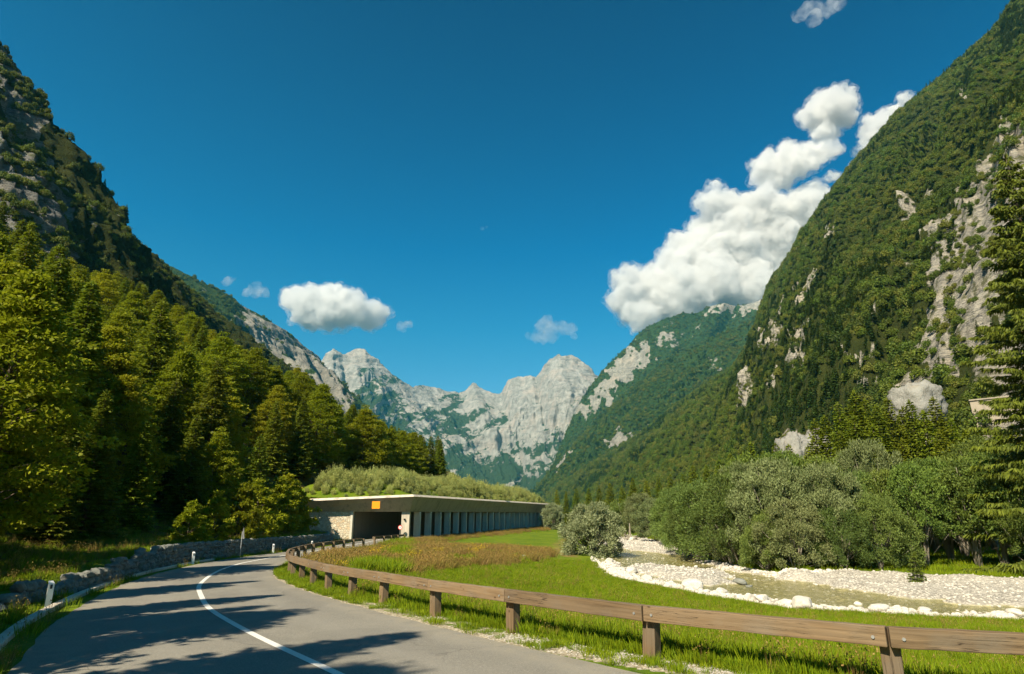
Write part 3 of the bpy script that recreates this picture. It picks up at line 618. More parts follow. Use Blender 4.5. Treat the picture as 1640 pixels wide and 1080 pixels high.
# right mountainside
RB = [(1605, 315, 98, 58, -52, 1.2), (1560, 420, 78, 58, -50, 1.1), (1545, 500, 66, 54, -60, 1.1), (1510, 590, 34, 20, -30, .8), (1500, 370, 26, 14, -20, .9), (1485, 560, 40, 16, -20, .8), (1445, 420, 18, 10, 0, .7), (1240, 535, 22, 20, -60, 1.0), (1275, 550, 13, 28, 12, 1.0), (1465, 627, 36, 22, 20, 1.2), (1285, 705, 36, 20, 5, 1.15), (1390, 570, 22, 8, -50, .65),
      (1325, 368, 14, 6, -20, .8), (1240, 605, 6, 24, 20, .6), (1380, 610, 18, 9, -20, .55), (1550, 140, 14, 5, -50, .5), (1620, 215, 30, 24, -30, 1.0), (1400, 500, 14, 6, -40, .6), (1350, 560, 10, 6, 0, .6)]
def rk_e(P, T, n): return np.clip(blobs(P, RB, 26, 0.05) + n * 0.10 + brk(P * [1, 1, .6], .02, .55) + 1.0 * sstep(.20, .46, fbm(P * np.array([1, 1, .5]) * .016 + 40, 4)) * sstep(620, 150, P[..., 2]) * sstep(1050, 1250, proj(P)[0]), 0, 1.2)
E_ridge = [(2300, -420, 760), (1900, -230, 820), (1640, 5, 900), (1600, 42, 920), (1560, 75, 940), (1500, 130, 980), (1450, 170, 1020), (1400, 222, 1060), (1360, 268, 1100), (1320, 320, 1150), (1280, 385, 1230), (1245, 440, 1330), (1225, 495, 1430), (1208, 535, 1500), (1185, 578, 1580), (1140, 608, 1700), (1090, 642, 1850), (1040, 682, 2000), (1000, 712, 2100), (950, 740, 2250), (900, 764, 2400), (858, 790, 2550)]
E_foot = [(200, 10, -5), (150, 25, -5), (105, 40, -5), (88, 70, -5), (84, 105, -5), (85, 150, -5), (90, 210, -5), (100, 300, -5), (114, 440, -5), (122, 760, -5), (95, 2300, -5)]
o_e, P_e, rock_e = loft('mountainside', E_ridge, E_foot, 760, 300, M['mt_right'], 46, 0.0075, 5, 1.0, rk_e, seed=5, gully=34, vs=0.5, drop=7)

# left cliff and hill
LB = [(30, 250, 40, 110, 8, 1.15), (70, 330, 40, 70, -10, 1.0), (20, 130, 24, 60, 0, .95), (100, 400, 34, 30, 0, .85), (150, 350, 14, 10, 30, .55), (20, 420, 60, 60, 0, .9), (220, 470, 20, 9, 0, .6), (255, 488, 16, 8, 30, .7), (330, 510, 18, 6, 20, .6)]
def rk_l(P, T, n): return np.clip(blobs(P, LB, 26, 0.03) + n * 0.12 + brk(P * [1, 1, .5], .05, .8), 0, 1.1)
o_l, P_l, rock_l = loft('cliff_hillside', [(-500, -300, 230), (-120, -90, 245), (-30, 20, 255), (5, 52, 262), (30, 95, 275), (55, 150, 290), (78, 185, 300), (80, 225, 325), (115, 268, 360), (150, 305, 400), (175, 345, 430), (205, 358, 460), (240, 395, 500), (262, 425, 520), (300, 448, 560), (335, 480, 620), (362, 515, 690), (395, 565, 760), (440, 615, 850), (500, 655, 960), (560, 672, 1200), (630, 712, 1500), (700, 745, 1900), (760, 775, 2400)],
     [(-190, 60, 50), (-125, 110, 36), (-110, 150, 30), (-105, 200, 26), (-98, 260, 20), (-90, 340, 12), (-75, 450, 5), (-60, 600, 0), (-40, 800, -4), (-20, 1100, -4), (0, 1500, -4), (20, 2000, -4)], 560, 200, M['mt_left'], 26, 0.016, 4, 1.3, rk_l, seed=6, gully=16, vs=0.5, drop=6)

# ------------------------------------------------------------------ plants: meshes made of many small leaf faces
def unit(v): return v / (np.linalg.norm(v, axis=-1, keepdims=True) + 1e-9)
def cards(pos, d, nrm, Ln, Wd, fold=0.0):
    """rhombic leaf faces starting at pos, long axis d, facing nrm"""
    d = unit(d); sd = unit(np.cross(d, nrm)); L = np.asarray(Ln)[:, None]; W = np.asarray(Wd)[:, None]
    nn = unit(nrm)
    mid = pos + d * L * 0.45
    V = np.stack([pos, mid + sd * W * .5 + nn * W * fold, pos + d * L, mid - sd * W * .5 + nn * W * fold], 1)
    n = len(pos); F = np.arange(4 * n).reshape(n, 4)
    return V.reshape(-1, 3), F
def rot_z(a): c, s_ = math.cos(a), math.sin(a); return np.array([[c, -s_, 0], [s_, c, 0], [0, 0, 1]])
def crown_mesh(name, parts, mat):
    """parts: list of (V, F(list of quads), tint per vertex)"""
    n = 0; Vs = []; Fs = []; Ts = []
    for V_, F_, T_ in parts: Vs.append(V_); Fs.append(F_ + n); Ts.append(T_); n += len(V_)
    return mesh_np(name, np.concatenate(Vs), [np.concatenate(Fs)], mat, {'tint': np.clip(np.concatenate(Ts), 0, 1)})
def rnd_unit(r, n): return unit(r.normal(size=(n, 3)))
def clump_cards(r, c, rad, flat, nl, L, W, upb=0.6, outc=None):
    """leaves through an ellipsoidal spray, denser to its surface"""
    u_ = rnd_unit(r, nl); q = r.uniform(0.15, 1, nl)[:, None] ** 0.5
    off = u_ * q * rad * np.array([1, 1, flat]); pos = c + off
    d = unit(off * np.array([1, 1, .4]) + r.normal(size=(nl, 3)) * rad * 0.5 + (0 if outc is None else outc * rad * .5))
    nr = unit(r.normal(size=(nl, 3)) * 0.7 + np.array([0, 0, upb]) + u_ * 0.4)
    return cards(pos, d, nr, r.uniform(.7, 1.3, nl) * L, r.uniform(.7, 1.3, nl) * W)
def make_beech(seed, h=14.0, rad=4.2, base=0.18, nc=270, nl=92, L=.27, W=.17, flat=.33, leafm='beech', bark='bark', top_pow=1.0):
    r = np.random.default_rng(seed); parts = []; tr = MB()
    lean = r.normal(size=2) * .3
    zs = np.linspace(0, h * .93, 8); tp = np.stack([lean[0] * (zs / h) ** 2 * 2 + np.sin(zs * .7 + seed) * .12, lean[1] * (zs / h) ** 2 * 2 + np.cos(zs * .6) * .12, zs], -1)
    tr.tube(tp, np.interp(zs, [0, h * .93], [h * .014, .03]), 7)
    for i in range(nc):
        t_ = (i + r.uniform(0, 1)) / nc; z = h * (base + (1 - base) * t_)
        prof = (math.sin(math.pi * min(1, (t_ * .92 + .14)) ** .85)) ** .7 * (1 - .12 * t_)
        th = i * 2.399 + r.uniform(-.5, .5); rr = rad * prof * r.uniform(.45, 1.08) * (1 + .22 * math.sin(3 * th + seed) * math.sin(5 * t_ + seed))
        ax = np.array([np.interp(z, tp[:, 2], tp[:, 0]), np.interp(z, tp[:, 2], tp[:, 1]), 0])
        c = ax + np.array([math.cos(th) * rr, math.sin(th) * rr, z + r.normal() * .25])
        cr = r.uniform(.55, 1.25) * rad * .225
        V_, F_ = clump_cards(r, c, cr, flat, int(nl * r.uniform(.6, 1.4)), L, W, .9, np.array([math.cos(th), math.sin(th), -.1]))
        T_ = np.repeat(r.uniform(0, 1, len(F_)) * .55 + r.uniform(0, .45), 4)
        parts.append((V_, F_, T_))
        if i % 3 == 0:
            b0 = ax + np.array([0, 0, max(h * .1, z - rr * .55)]); m_ = (b0 + c) / 2 + np.array([0, 0, .15 * rr])
            tr.tube([b0, m_, c], [.012 * h * (1 - t_) * .45 + .02, .03, .012], 4)
    return crown_mesh('crown', parts, M[leafm]), tr.mesh('trunk', M[bark], True)
def make_spruce(seed, h=16.0, rad=2.9, base=.06, lv=0.42, nb=8, per=26, L=.42, W=.15, leafm='spruce', droop=.25, gap=0.0, bare=0.0):
    r = np.random.default_rng(seed); parts = []; tr = MB()
    zs = np.linspace(0, h, 6); tr.tube(np.stack([0 * zs, 0 * zs, zs], -1), np.interp(zs, [0, h], [h * .013, .015]), 7)
    z = h * base
    while z < h - .15:
        t_ = (z - h * base) / (h * (1 - base)); R0 = rad * (1 - t_) ** .8 * r.uniform(.82, 1.1) + .12
        k = max(4, int(nb * (1 - .35 * t_)))
        a0 = r.uniform(0, 6.28)
        for j in range(k):
            if r.uniform() < gap: continue
            th = a0 + 2 * math.pi * j / k + r.uniform(-.25, .25); Lb = R0 * r.uniform(.72, 1.12)
            n = max(6, int(per * Lb / rad * 1.3)); u_ = r.uniform(.08, 1, n) ** .8
            up = .35 * t_
            dz = -droop * Lb * u_ * (1 - .6 * u_) * (1.3 - t_) + up * Lb * u_ * .6
            o = np.array([math.cos(th), math.sin(th), 0]); s_ = np.array([-math.sin(th), math.cos(th), 0])
            if leafm == 'spruce_big': dz = dz + r.uniform(-.5, .5) * lv * 1.3 + (r.uniform(-.22, .12) * Lb * u_)
            wd = .30 * Lb * (1.02 - u_) + .05; sg = r.uniform(-1, 1, n)
            pos = o * (u_ * Lb)[:, None] + s_ * (sg * wd)[:, None]; pos[:, 2] += z + dz
            d = o * (.75 + 0 * u_)[:, None] + s_ * (sg * 1.1)[:, None] + np.array([0, 0, -.25]) + r.normal(size=(n, 3)) * .22
            nr = np.array([0, 0, 1.0]) + r.normal(size=(n, 3)) * .55
            if leafm == 'spruce_big': d = d * np.where(r.uniform(0, 1, n) < .5, .35, 1)[:, None] + np.array([0, 0, -.5]); nr = r.normal(size=(n, 3))
            V_, F_ = cards(pos, d, nr, r.uniform(.7, 1.3, n) * L * (1 - .35 * t_), r.uniform(.7, 1.3, n) * W)
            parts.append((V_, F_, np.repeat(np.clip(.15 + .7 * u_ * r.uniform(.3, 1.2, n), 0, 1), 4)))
            if j % 3 == 0: tr.tube([(0, 0, z), tuple(o * Lb * .8 + np.array([0, 0, z - droop * Lb * .4 * (1.3 - t_) + up * Lb * .5]))], [.03, .008], 3)
        z += lv * r.uniform(.75, 1.25) * (1 - .35 * t_)
    V_, F_ = cards(np.tile([0, 0, h - .5], (14, 1)), np.array([0, 0, 1.0]) + r.normal(size=(14, 3)) * .25, r.normal(size=(14, 3)), np.full(14, .7), np.full(14, .12)); parts.append((V_, F_, np.full(len(V_), .6)))
    return crown_mesh('crown', parts, M[leafm]), tr.mesh('trunk', M['bark'], True)
def make_willow(seed, h=8.0, rad=4.0, nc=120, nl=260, leafm='willow', stem='bark_pale', base=.12, L=.26, W=.085):
    r = np.random.default_rng(seed); parts = []; tr = MB()
    stems = [(r.uniform(0, 6.28), r.uniform(.15, .55)) for _ in range(6)]
    for a, k in stems:
        e = np.array([math.cos(a) * rad * k, math.sin(a) * rad * k, h * r.uniform(.65, .9)])
        tr.tube([(math.cos(a) * .15, math.sin(a) * .15, 0), tuple(e * np.array([.45, .45, .45]) + np.array([0, 0, .1])), tuple(e)], [h * .014, h * .009, .02], 6)
    for i in range(nc):
        t_ = (i + .5) / nc; th = i * 2.399 + r.uniform(-.4, .4)
        ph = math.acos(1 - t_ * 1.45); sh = r.uniform(.60, 1.0) * (1 + .20 * math.sin(2 * th + seed * 1.7) * math.sin(ph * 2) + .13 * math.sin(5 * th + 3 * ph + seed))
        zc_ = h * (base + (1 - base) * .42)
        c = np.array([math.cos(th) * math.sin(ph) * rad * sh, math.sin(th) * math.sin(ph) * rad * sh, zc_ + math.cos(ph) * h * (.93 - base - (1 - base) * .42) * min(sh * 1.1, 1.0)])
        if ph > 1.571: c[2] = zc_ + math.cos(ph) * (zc_ - h * base) * 2.0
        c[2] = max(c[2], h * .08)
        cr = r.uniform(.13, .25) * rad; n = int(nl * r.uniform(.6, 1.4))
        u_ = rnd_unit(r, n); q = r.uniform(.1, 1, n)[:, None] ** .6; pos = c + u_ * q * cr * np.array([1, 1, .8])
        oc = unit(c - np.array([0, 0, h * .25]))
        d = oc * .55 + np.array([0, 0, .15]) + r.normal(size=(n, 3)) * .6
        V_, F_ = cards(pos, d, r.normal(size=(n, 3)) + oc * .8, r.uniform(.6, 1.35, n) * L, r.uniform(.7, 1.3, n) * W)
        parts.append((V_, F_, np.repeat(r.uniform(0, 1, n) * .6 + r.uniform(0, .4), 4)))
        if i % 4 == 0: tr.tube([(c[0] * .3, c[1] * .3, c[2] * .45), tuple(c)], [.045, .012], 4)
    return crown_mesh('crown', parts, M[leafm]), tr.mesh('trunk', M[stem], True)
def make_bush(seed, h, rad, nc, nl, leafm, L, W, up=1.0):
    r = np.random.default_rng(seed); parts = []
    for i in range(nc):
        th = r.uniform(0, 6.28); q = r.uniform(0, 1) ** .5; top = h * (1 - .45 * q * q) * r.uniform(.6, 1.05)
        b0 = np.array([math.cos(th) * q * rad * .5, math.sin(th) * q * rad * .5, 0]); e = np.array([math.cos(th) * q * rad, math.sin(th) * q * rad, top])
        u_ = r.uniform(.15, 1, nl); pos = b0 + (e - b0) * u_[:, None] + r.normal(size=(nl, 3)) * h * .05
        d = unit(e - b0) * up + r.normal(size=(nl, 3)) * .55
        V_, F_ = cards(pos, d, r.normal(size=(nl, 3)), r.uniform(.6, 1.3, nl) * L, r.uniform(.7, 1.3, nl) * W)
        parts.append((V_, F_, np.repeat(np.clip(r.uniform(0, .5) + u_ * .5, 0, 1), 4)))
    return crown_mesh('bush', parts, M[leafm])
def make_tuft(seed, h, rad, n, leafm, W, lean=.35, heads=None):
    r = np.random.default_rng(seed); th = r.uniform(0, 6.28, n); q = r.uniform(0, 1, n) ** .6 * rad
    pos = np.stack([np.cos(th) * q, np.sin(th) * q, np.full(n, -.02)], -1); hh = h * r.uniform(.45, 1.1, n)
    d = np.stack([np.cos(th) * lean * r.uniform(0, 1.5, n), np.sin(th) * lean * r.uniform(0, 1.5, n), np.ones(n)], -1) + r.normal(size=(n, 3)) * .12
    V_, F_ = cards(pos, d, r.normal(size=(n, 3)) * [1, 1, .1], hh, np.full(n, W)); parts = [(V_, F_, np.repeat(r.uniform(0, 1, n), 4))]
    if heads:
        k = int(n * heads); e = (pos + unit(d) * hh[:, None])[:k]; c2 = np.repeat(e, 4, 0) + r.normal(size=(k * 4, 3)) * h * .05
        V2, F2 = cards(c2, r.normal(size=(k * 4, 3)) + [0, 0, 1], r.normal(size=(k * 4, 3)), np.full(k * 4, h * .09), np.full(k * 4, h * .05)); parts.append((V2, F2, np.full(len(V2), 1.0)))
    return crown_mesh('tuft', parts, M[leafm])
def make_farcrown(seed, kind):
    r = np.random.default_rng(seed); parts = []
    if kind == 'c':
        h, rad = 13.0, 2.9
        for i in range(13):
            z = h * (.1 + .88 * i / 13); rr = rad * (1 - i / 13.5); n = int(9 + 16 * (1 - i / 13)); th = r.uniform(0, 6.28, n)
            o = np.stack([np.cos(th), np.sin(th), 0 * th], -1); pos = o * rr * .15; pos[:, 2] = z + r.normal(size=n) * .25
            V_, F_ = cards(pos, o + [0, 0, -.35] + r.normal(size=(n, 3)) * .15, r.normal(size=(n, 3)) * .35 + [0, 0, 1], rr * r.uniform(.7, 1.2, n), .34 * rr + .35 + 0 * th)
            parts.append((V_, F_, np.repeat(r.uniform(.0, .75, n), 4)))
    else:
        h, rad = 9.5, 4.2; n = 460; u_ = rnd_unit(r, n); u_[:, 2] = np.abs(u_[:, 2]) * 1.2 - .35; u_ = unit(u_)
        lump = 1 + .25 * np.sin(u_[:, 0] * 5 + seed) * np.cos(u_[:, 1] * 6 + seed * 2) + .12 * r.normal(size=n)
        pos = u_ * (lump * r.uniform(.72, 1, n))[:, None] * [rad, rad, h * .48] + [0, 0, h * .5]
        V_, F_ = cards(pos, r.normal(size=(n, 3)), u_ + r.normal(size=(n, 3)) * .55, r.uniform(.9, 1.7, n), r.uniform(.7, 1.2, n))
        parts.append((V_, F_, np.repeat(r.uniform(.1, 1, n), 4)))
    return crown_mesh('far_crown', parts, M['far_conifer' if kind == 'c' else 'far'])

def proto_collection(name, meshes):
    c = bpy.data.collections.new(name)
    for i, me in enumerate(meshes):
        o = bpy.data.objects.new('%s_%02d' % (name, i), me); c.objects.link(o)
    return c
def scatter(name, P, scl, rz, idx, meshes, kind='stuff', tilt=None):
    """one object of 'stuff': points that carry copies of small plant or stone meshes"""
    P = np.asarray(P, np.float32); n = len(P)
    me = bpy.data.meshes.new(name); me.vertices.add(n); me.vertices.foreach_set('co', P.ravel())
    a = me.attributes.new('scl', 'FLOAT_VECTOR', 'POINT')
    scl = np.asarray(scl, np.float32); scl = np.repeat(scl[:, None], 3, 1) if scl.ndim == 1 else scl
    a.data.foreach_set('vector', np.ascontiguousarray(scl).ravel())
    rv = np.zeros((n, 3), np.float32); rv[:, 2] = rz
    if tilt is not None: rv[:, :2] = tilt
    a = me.attributes.new('rot', 'FLOAT_VECTOR', 'POINT'); a.data.foreach_set('vector', rv.ravel())
    a = me.attributes.new('idx', 'INT', 'POINT'); a.data.foreach_set('value', np.asarray(idx, np.int32))
    o = link(name, me); col = proto_collection(name, meshes)
    ng = bpy.data.node_groups.new(name, 'GeometryNodeTree')
    ng.interface.new_socket('Geometry', in_out='INPUT', socket_type='NodeSocketGeometry'); ng.interface.new_socket('Geometry', in_out='OUTPUT', socket_type='NodeSocketGeometry')
    gi = ng.nodes.new('NodeGroupInput'); go = ng.nodes.new('NodeGroupOutput'); ip = ng.nodes.new('GeometryNodeInstanceOnPoints'); ci = ng.nodes.new('GeometryNodeCollectionInfo')
    ci.inputs['Collection'].default_value = col; ci.inputs['Separate Children'].default_value = True; ci.inputs['Reset Children'].default_value = True
    ip.inputs['Pick Instance'].default_value = True
    def na(nm, ty): q = ng.nodes.new('GeometryNodeInputNamedAttribute'); q.data_type = ty; q.inputs[0].default_value = nm; return q.outputs[0]
    ng.links.new(gi.outputs[0], ip.inputs['Points']); ng.links.new(ci.outputs[0], ip.inputs['Instance'])
    ng.links.new(na('idx', 'INT'), ip.inputs['Instance Index']); ng.links.new(na('scl', 'FLOAT_VECTOR'), ip.inputs['Scale'])
    e2r = ng.nodes.new('FunctionNodeEulerToRotation'); ng.links.new(na('rot', 'FLOAT_VECTOR'), e2r.inputs[0]); ng.links.new(e2r.outputs[0], ip.inputs['Rotation'])
    ng.links.new(ip.outputs[0], go.inputs[0])
    md = o.modifiers.new('scatter', 'NODES'); md.node_group = ng
    return tag(o, kind=kind)
def sample_loft(P, n, wfn, r):
    A = P[:-1, :-1]; B = P[:-1, 1:]; Cc = P[1:, :-1]
    ar = np.linalg.norm(np.cross(B - A, Cc - A), axis=-1); wgt = (ar * wfn).ravel(); cum = np.cumsum(wgt); cum /= cum[-1]
    k = np.searchsorted(cum, r.uniform(0, 1, n)); i, j = np.unravel_index(np.minimum(k, len(cum) - 1), ar.shape)
    a = r.uniform(0, 1, (n, 1)); b_ = r.uniform(0, 1, (n, 1))
    return (P[i, j] * (1 - a) + P[i, j + 1] * a) * (1 - b_) + (P[i + 1, j] * (1 - a) + P[i + 1, j + 1] * a) * b_
def inview(P, m=60):
    px, py = proj(P); return (px > -m) & (px < 1640 + m) & (py > -m) & (py < 1080 + m) & (P[..., 1] > 1)

# forests on the mountainsides
CLEAR = [(1420, 1508, 640, 720, 128), (1245, 1325, 715, 780, 145), (1575, 1640, 668, 705, 140)]
far_meshes = [make_farcrown(i, 'd') for i in range(4)] + [make_farcrown(10 + i, 'c') for i in range(3)]
def forest(name, P, rock, n, seed, thr=.42, sc0=1.0, con=.35, rk_w=.05):
    r = np.random.default_rng(seed)
    rr = rock[:-1, :-1]; px, py = proj(P[:-1, :-1]); vis = (px > -90) & (px < 1730) & (py > -140) & (py < 1150) & (P[:-1, :-1, 1] > 5)
    nz = fbm(P[:-1, :-1] * .012, 4)
    dd = np.linalg.norm(P[:-1, :-1], axis=-1)
    wgt = np.where(rr + nz * .12 < thr, 1.0, rk_w) * vis * np.clip(1.15 + nz * 1.4, .25, 1.6) * np.clip(700 / dd, .25, 1.3)
    wgt[int(P.shape[0] * .985):] *= .3
    pts = sample_loft(P, n, wgt, r); d = np.linalg.norm(pts, axis=-1)
    cn = fbm(pts * .006 + 30, 3); con_ = r.uniform(0, 1, n) < np.clip(con + cn * 2.4 - .25 * sstep(100, 300, pts[:, 2]), .03, .95)
    idx = np.where(con_, r.integers(4, 7, n), r.integers(0, 4, n))
    s_ = (.42 + .95 * r.uniform(0, 1, n) ** 1.6) * sc0 * np.clip(d / 900, .75, 1.6) * np.where(con_, .95, .82)
    onrock = np.interp(0, [0, 1], [0, 1])
    scl = np.stack([s_, s_, s_ * r.uniform(.8, 1.15, n)], -1); pts[:, 2] -= 1.2
    qx, qy = proj(pts); kill = np.zeros(n, bool)
    for (xa, xb, ya, yb, Dm) in CLEAR: kill |= (qx > xa) & (qx < xb) & (qy > ya) & (qy < yb) & (pts[:, 1] < Dm)
    pts, scl, idx = pts[~kill], scl[~kill], idx[~kill]; n = len(pts)
    return scatter(name, pts, scl, r.uniform(0, 6.28, n), idx, far_meshes)
forest('mountainside_forest', P_e, rock_e, 88000, 1, sc0=.80, rk_w=.08)
def cliff_shrubs(name, P, rock, n, seed, lo=.45):
    r = np.random.default_rng(seed); rr = rock[:-1, :-1]; px, py = proj(P[:-1, :-1]); vis = (px > -60) & (px < 1700) & (py > -60) & (P[:-1, :-1, 1] > 5)
    nz = fbm(P[:-1, :-1] * np.array([.05, .05, .12]), 4); pts = sample_loft(P, n, (rr > lo) * vis * sstep(-.05, .25, nz), r)
    return scatter(name, pts, r.uniform(.12, .38, n), r.uniform(0, 6.28, n), r.integers(0, 4, n), far_meshes)
cliff_shrubs('cliff_shrubs', P_e, rock_e, 3600, 11)
cliff_shrubs('cliff_shrubs', P_l, rock_l, 2600, 12)
_, P_d, rock_d = LOFTS['forested_peak']; _, P_d2, rock_d2 = LOFTS['forested_ridge']; _, P_b, rock_b = LOFTS['rocky_ridge']
forest('peak_forest', P_d, rock_d, 24000, 3, sc0=.9, con=.3, rk_w=.04)
forest('ridge_forest', P_d2, rock_d2, 20000, 4, sc0=.85, con=.3, rk_w=.04)
forest('rocky_ridge_forest', P_b, rock_b, 9000, 5, sc0=.7, con=.4, rk_w=.06)
forest('hillside_forest', P_l, rock_l, 22000, 2, sc0=.62, thr=.5, con=.2)

def hz(x, y): return float(H(x, y))
def ztop(D, py, px=820): return float(CAMZ + ray(px, py)[1] * D)

def plant(name, label, cat, group, crown, trunk, loc, s_, rz, proto={}):
    """a tree: an Empty at its foot with a trunk and a crown; meshes are shared between copies"""
    root = bpy.data.objects.new(name, None); COL.objects.link(root)
    root.location = loc; root.rotation_euler = (0, 0, rz); root.scale = s_ if isinstance(s_, (tuple, list)) else (s_, s_, s_)
    root['label'] = label; root['category'] = cat; root['group'] = group
    for nm, me in (('crown', crown), ('trunk', trunk)):
        c = bpy.data.objects.new(nm, me); COL.objects.link(c); c.parent = root
    return root
beech = [make_beech(21 + i, h=14, rad=[4.3, 3.7, 4.6, 4.0, 3.4][i], base=.12) for i in range(5)]
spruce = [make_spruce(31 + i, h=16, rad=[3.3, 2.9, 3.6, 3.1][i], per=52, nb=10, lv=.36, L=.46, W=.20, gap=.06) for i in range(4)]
M['willow_mid'] = mat_leaf('dull_willow_leaves', (0.045, 0.08, 0.014), (0.165, 0.23, 0.05), 0.25, varv=0.25)
willow = [make_willow(41 + i, h=8, rad=[4.2, 3.8, 4.5, 4.0, 4.3][i], leafm='willow' if i < 2 else 'willow_mid') for i in range(5)]
alder = [make_willow(51 + i, h=11, rad=[4.0, 3.6, 4.2][i], leafm='willow_green', nc=150, nl=130, L=.30, W=.13, base=.30) for i in range(3)]

M['silver'] = mat_leaf('silver_willow_leaves', (0.11, 0.14, 0.055), (0.40, 0.44, 0.24), 0.25, varv=0.1)
willow_bush = make_willow(48, h=5.4, rad=2.75, nc=190, nl=190, leafm='silver', base=0.0, L=.22, W=.075)
# ------------------------------------------------------------------ forest on the slope left of the road: each tree on its own
S_px = np.array([-400, -100, 0, 30, 70, 130, 200, 270, 330, 400, 450, 480, 520, 550, 570, 600, 650, 672, 700, 716, 726])
S_py = np.array([120, 240, 290, 350, 385, 425, 440, 475, 520, 560, 597, 588, 625, 652, 645, 668, 688, 697, 690, 730, 790])
r = np.random.default_rng(77)
cand = []
for y in np.arange(-16, 176, 1.7):
    for dlx in np.arange(2.6, 96, 1.7):
        cand.append((float(x_wall(y)) - dlx / .85 + r.uniform(-.8, .8), y + r.uniform(-.8, .8), dlx))
r.shuffle(cand); cand.sort(key=lambda c: c[2] // 7)
chosen = []
for x, y, d_ in cand:
    if y > 92 and d_ < 9: continue
    if y < 90 and d_ < np.interp(y, [-16, 10, 24, 34, 50, 70, 92], [4, 3.0, 3.8, 4.2, 3.0, 2.6, 2.6]): continue
    z = hz(x, y); P0 = np.array([x, y, z + 8.0]); px, py = proj(P0)
    if not (-170 < px < 735) or y < 6: continue
    if y < 98 and px + 4300 / max(y, 10) > 515: continue
    t_ = (-26.5 - x) * .58 + (94 - y) * .81; u_ = abs((-26.5 - x) * .81 - (94 - y) * .58)
    if 0 < t_ < 26 and u_ < 6: continue
    sp = 4.3 if d_ < 14 else (5.4 if d_ < 40 else 6.6)
    if any((x - a[0]) ** 2 + (y - a[1]) ** 2 < sp * sp for a in chosen): continue
    chosen.append((x, y, z, d_))
for x, y, z, d_ in chosen:
    px, py = proj(np.array([x, y, z + 10.0])); py0 = proj(np.array([x, y, z]))[1]
    lim = np.interp(px, S_px, S_py); zt = CAMZ + ray(px, lim)[1] * y
    hmax = zt - z
    if hmax < 3.5: continue
    con = (fbm(np.array([[x * .05, y * .05, 3.0]]), 3)[0] + r.uniform(-.35, .35)) > (0.06 if px > 100 else 0.0)
    if px > 600 and abs(px - 700) < 14: con = True
    h = min(r.uniform(11, 18) if con else r.uniform(9.5, 15), hmax * r.uniform(.93, 1.0))
    if d_ < 6.5: h = min(h, r.uniform(5.5, 10))
    where = 'just behind the low stone wall' if d_ < 12 else ('halfway up the left slope' if d_ < 34 else 'high on the left slope below the cliff')
    if y > 96: where = 'on the bank above the concrete gallery'
    if con:
        c, t = spruce[r.integers(4)]; k = h / 16.0
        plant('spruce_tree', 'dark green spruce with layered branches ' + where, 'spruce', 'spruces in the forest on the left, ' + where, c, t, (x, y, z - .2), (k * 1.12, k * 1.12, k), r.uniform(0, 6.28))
    else:
        c, t = beech[r.integers(5)]; k = h / 14.0
        plant('broadleaf_tree', 'yellow-green broadleaf tree ' + where, 'tree', 'broadleaf trees in the forest on the left, ' + where, c, t, (x, y, z - .2), (k * 1.08, k * 1.08, k), r.uniform(0, 6.28))
# roadside trees left of and behind the camera whose shadows cross the road
for i, (x, y, h) in enumerate([(-20.2, 24.0, 11), (-17.2, 16.5, 10.5), (-14.8, 11, 11), (-12.7, 7.6, 10.5), (-10.4, 2.5, 12.5), (-16.5, 5, 13), (-12.5, -2.5, 13), (-20, 11, 13), (-24.5, 22, 14), (-8.5, -5, 12)]):
    c, t = spruce[i % 4] if i % 3 else beech[i % 5]; k = h / (16 if i % 3 else 14)
    plant('spruce_tree' if i % 3 else 'broadleaf_tree', 'roadside %s beside the near left kerb, outside the left edge of view' % ('spruce' if i % 3 else 'broadleaf tree'), 'tree', 'roadside trees beside the camera', c, t, (x, y, hz(x, y)), (k, k, k), i * 1.3)

ico = None
import bmesh
def ico_np(sub):
    bm = bmesh.new(); bmesh.ops.create_icosphere(bm, subdivisions=sub, radius=1.0); V_ = np.array([v.co[:] for v in bm.verts]); F_ = np.array([[v.index for v in f.verts] for f in bm.faces]); bm.free(); return V_, F_
ICO2, ICF2 = ico_np(2); ICO3, ICF3 = ico_np(3)
def rock_shape(r, dims, V0=ICO2, rough=.28, boxy=.45):
    v = V0.copy(); v = v / (np.max(np.abs(v), axis=1)[:, None] ** boxy)
    n = fbm(v * 1.3 + r.uniform(0, 99, 3), 3)[:, None]; v = v * (1 + rough * n)
    # a few flat facets
    for _ in range(5):
        d_ = unit(r.normal(size=3)); q = v @ d_; lim_ = r.uniform(.68, .9); v = v - np.maximum(q - lim_, 0)[:, None] * d_
    return v * np.asarray(dims) * .5

# ------------------------------------------------------------------ trees across the river
def far_tree(kind, px, D, top, label, group, wide=1.0, name=None, sink=.15, cat=None):
    a = float(ray(px, 860)[0]); x = a * D; z = hz(x, D) - sink; h = ztop(D, top, px) - z
    rr = np.random.default_rng(int(px * 7 + D)); wide = wide * rr.uniform(.85, 1.15)
    if kind == 'spruce': c, t = spruce[rr.integers(4)]; k = h / 16; nm = 'spruce_tree'; ct = 'spruce'
    elif kind == 'bush': c, t = willow_bush; k = h / 5.2; nm = 'willow_tree'; ct = 'willow'
    elif kind == 'alder': c, t = alder[rr.integers(3)]; k = h / 10.6; nm = 'alder_tree'; ct = 'tree'
    else: c, t = willow[rr.integers(2) if 'silver' in label and 'large' not in label else rr.integers(5)]; k = h / 7.7; nm = 'willow_tree'; ct = 'willow'
    return plant(nm, label, ct, group, c, t, (x, D, z), (k * wide, k * wide, k), rr.uniform(0, 6.28))
far_tree('bush', 948, 70, 806, 'round silver-green willow bush alone on the near river bank beside the meadow', 'willows along the river', .95, sink=.5)
far_tree('bush', 886, 165, 806, 'small silver willow at the far end of the concrete gallery', 'willows along the river', .8)
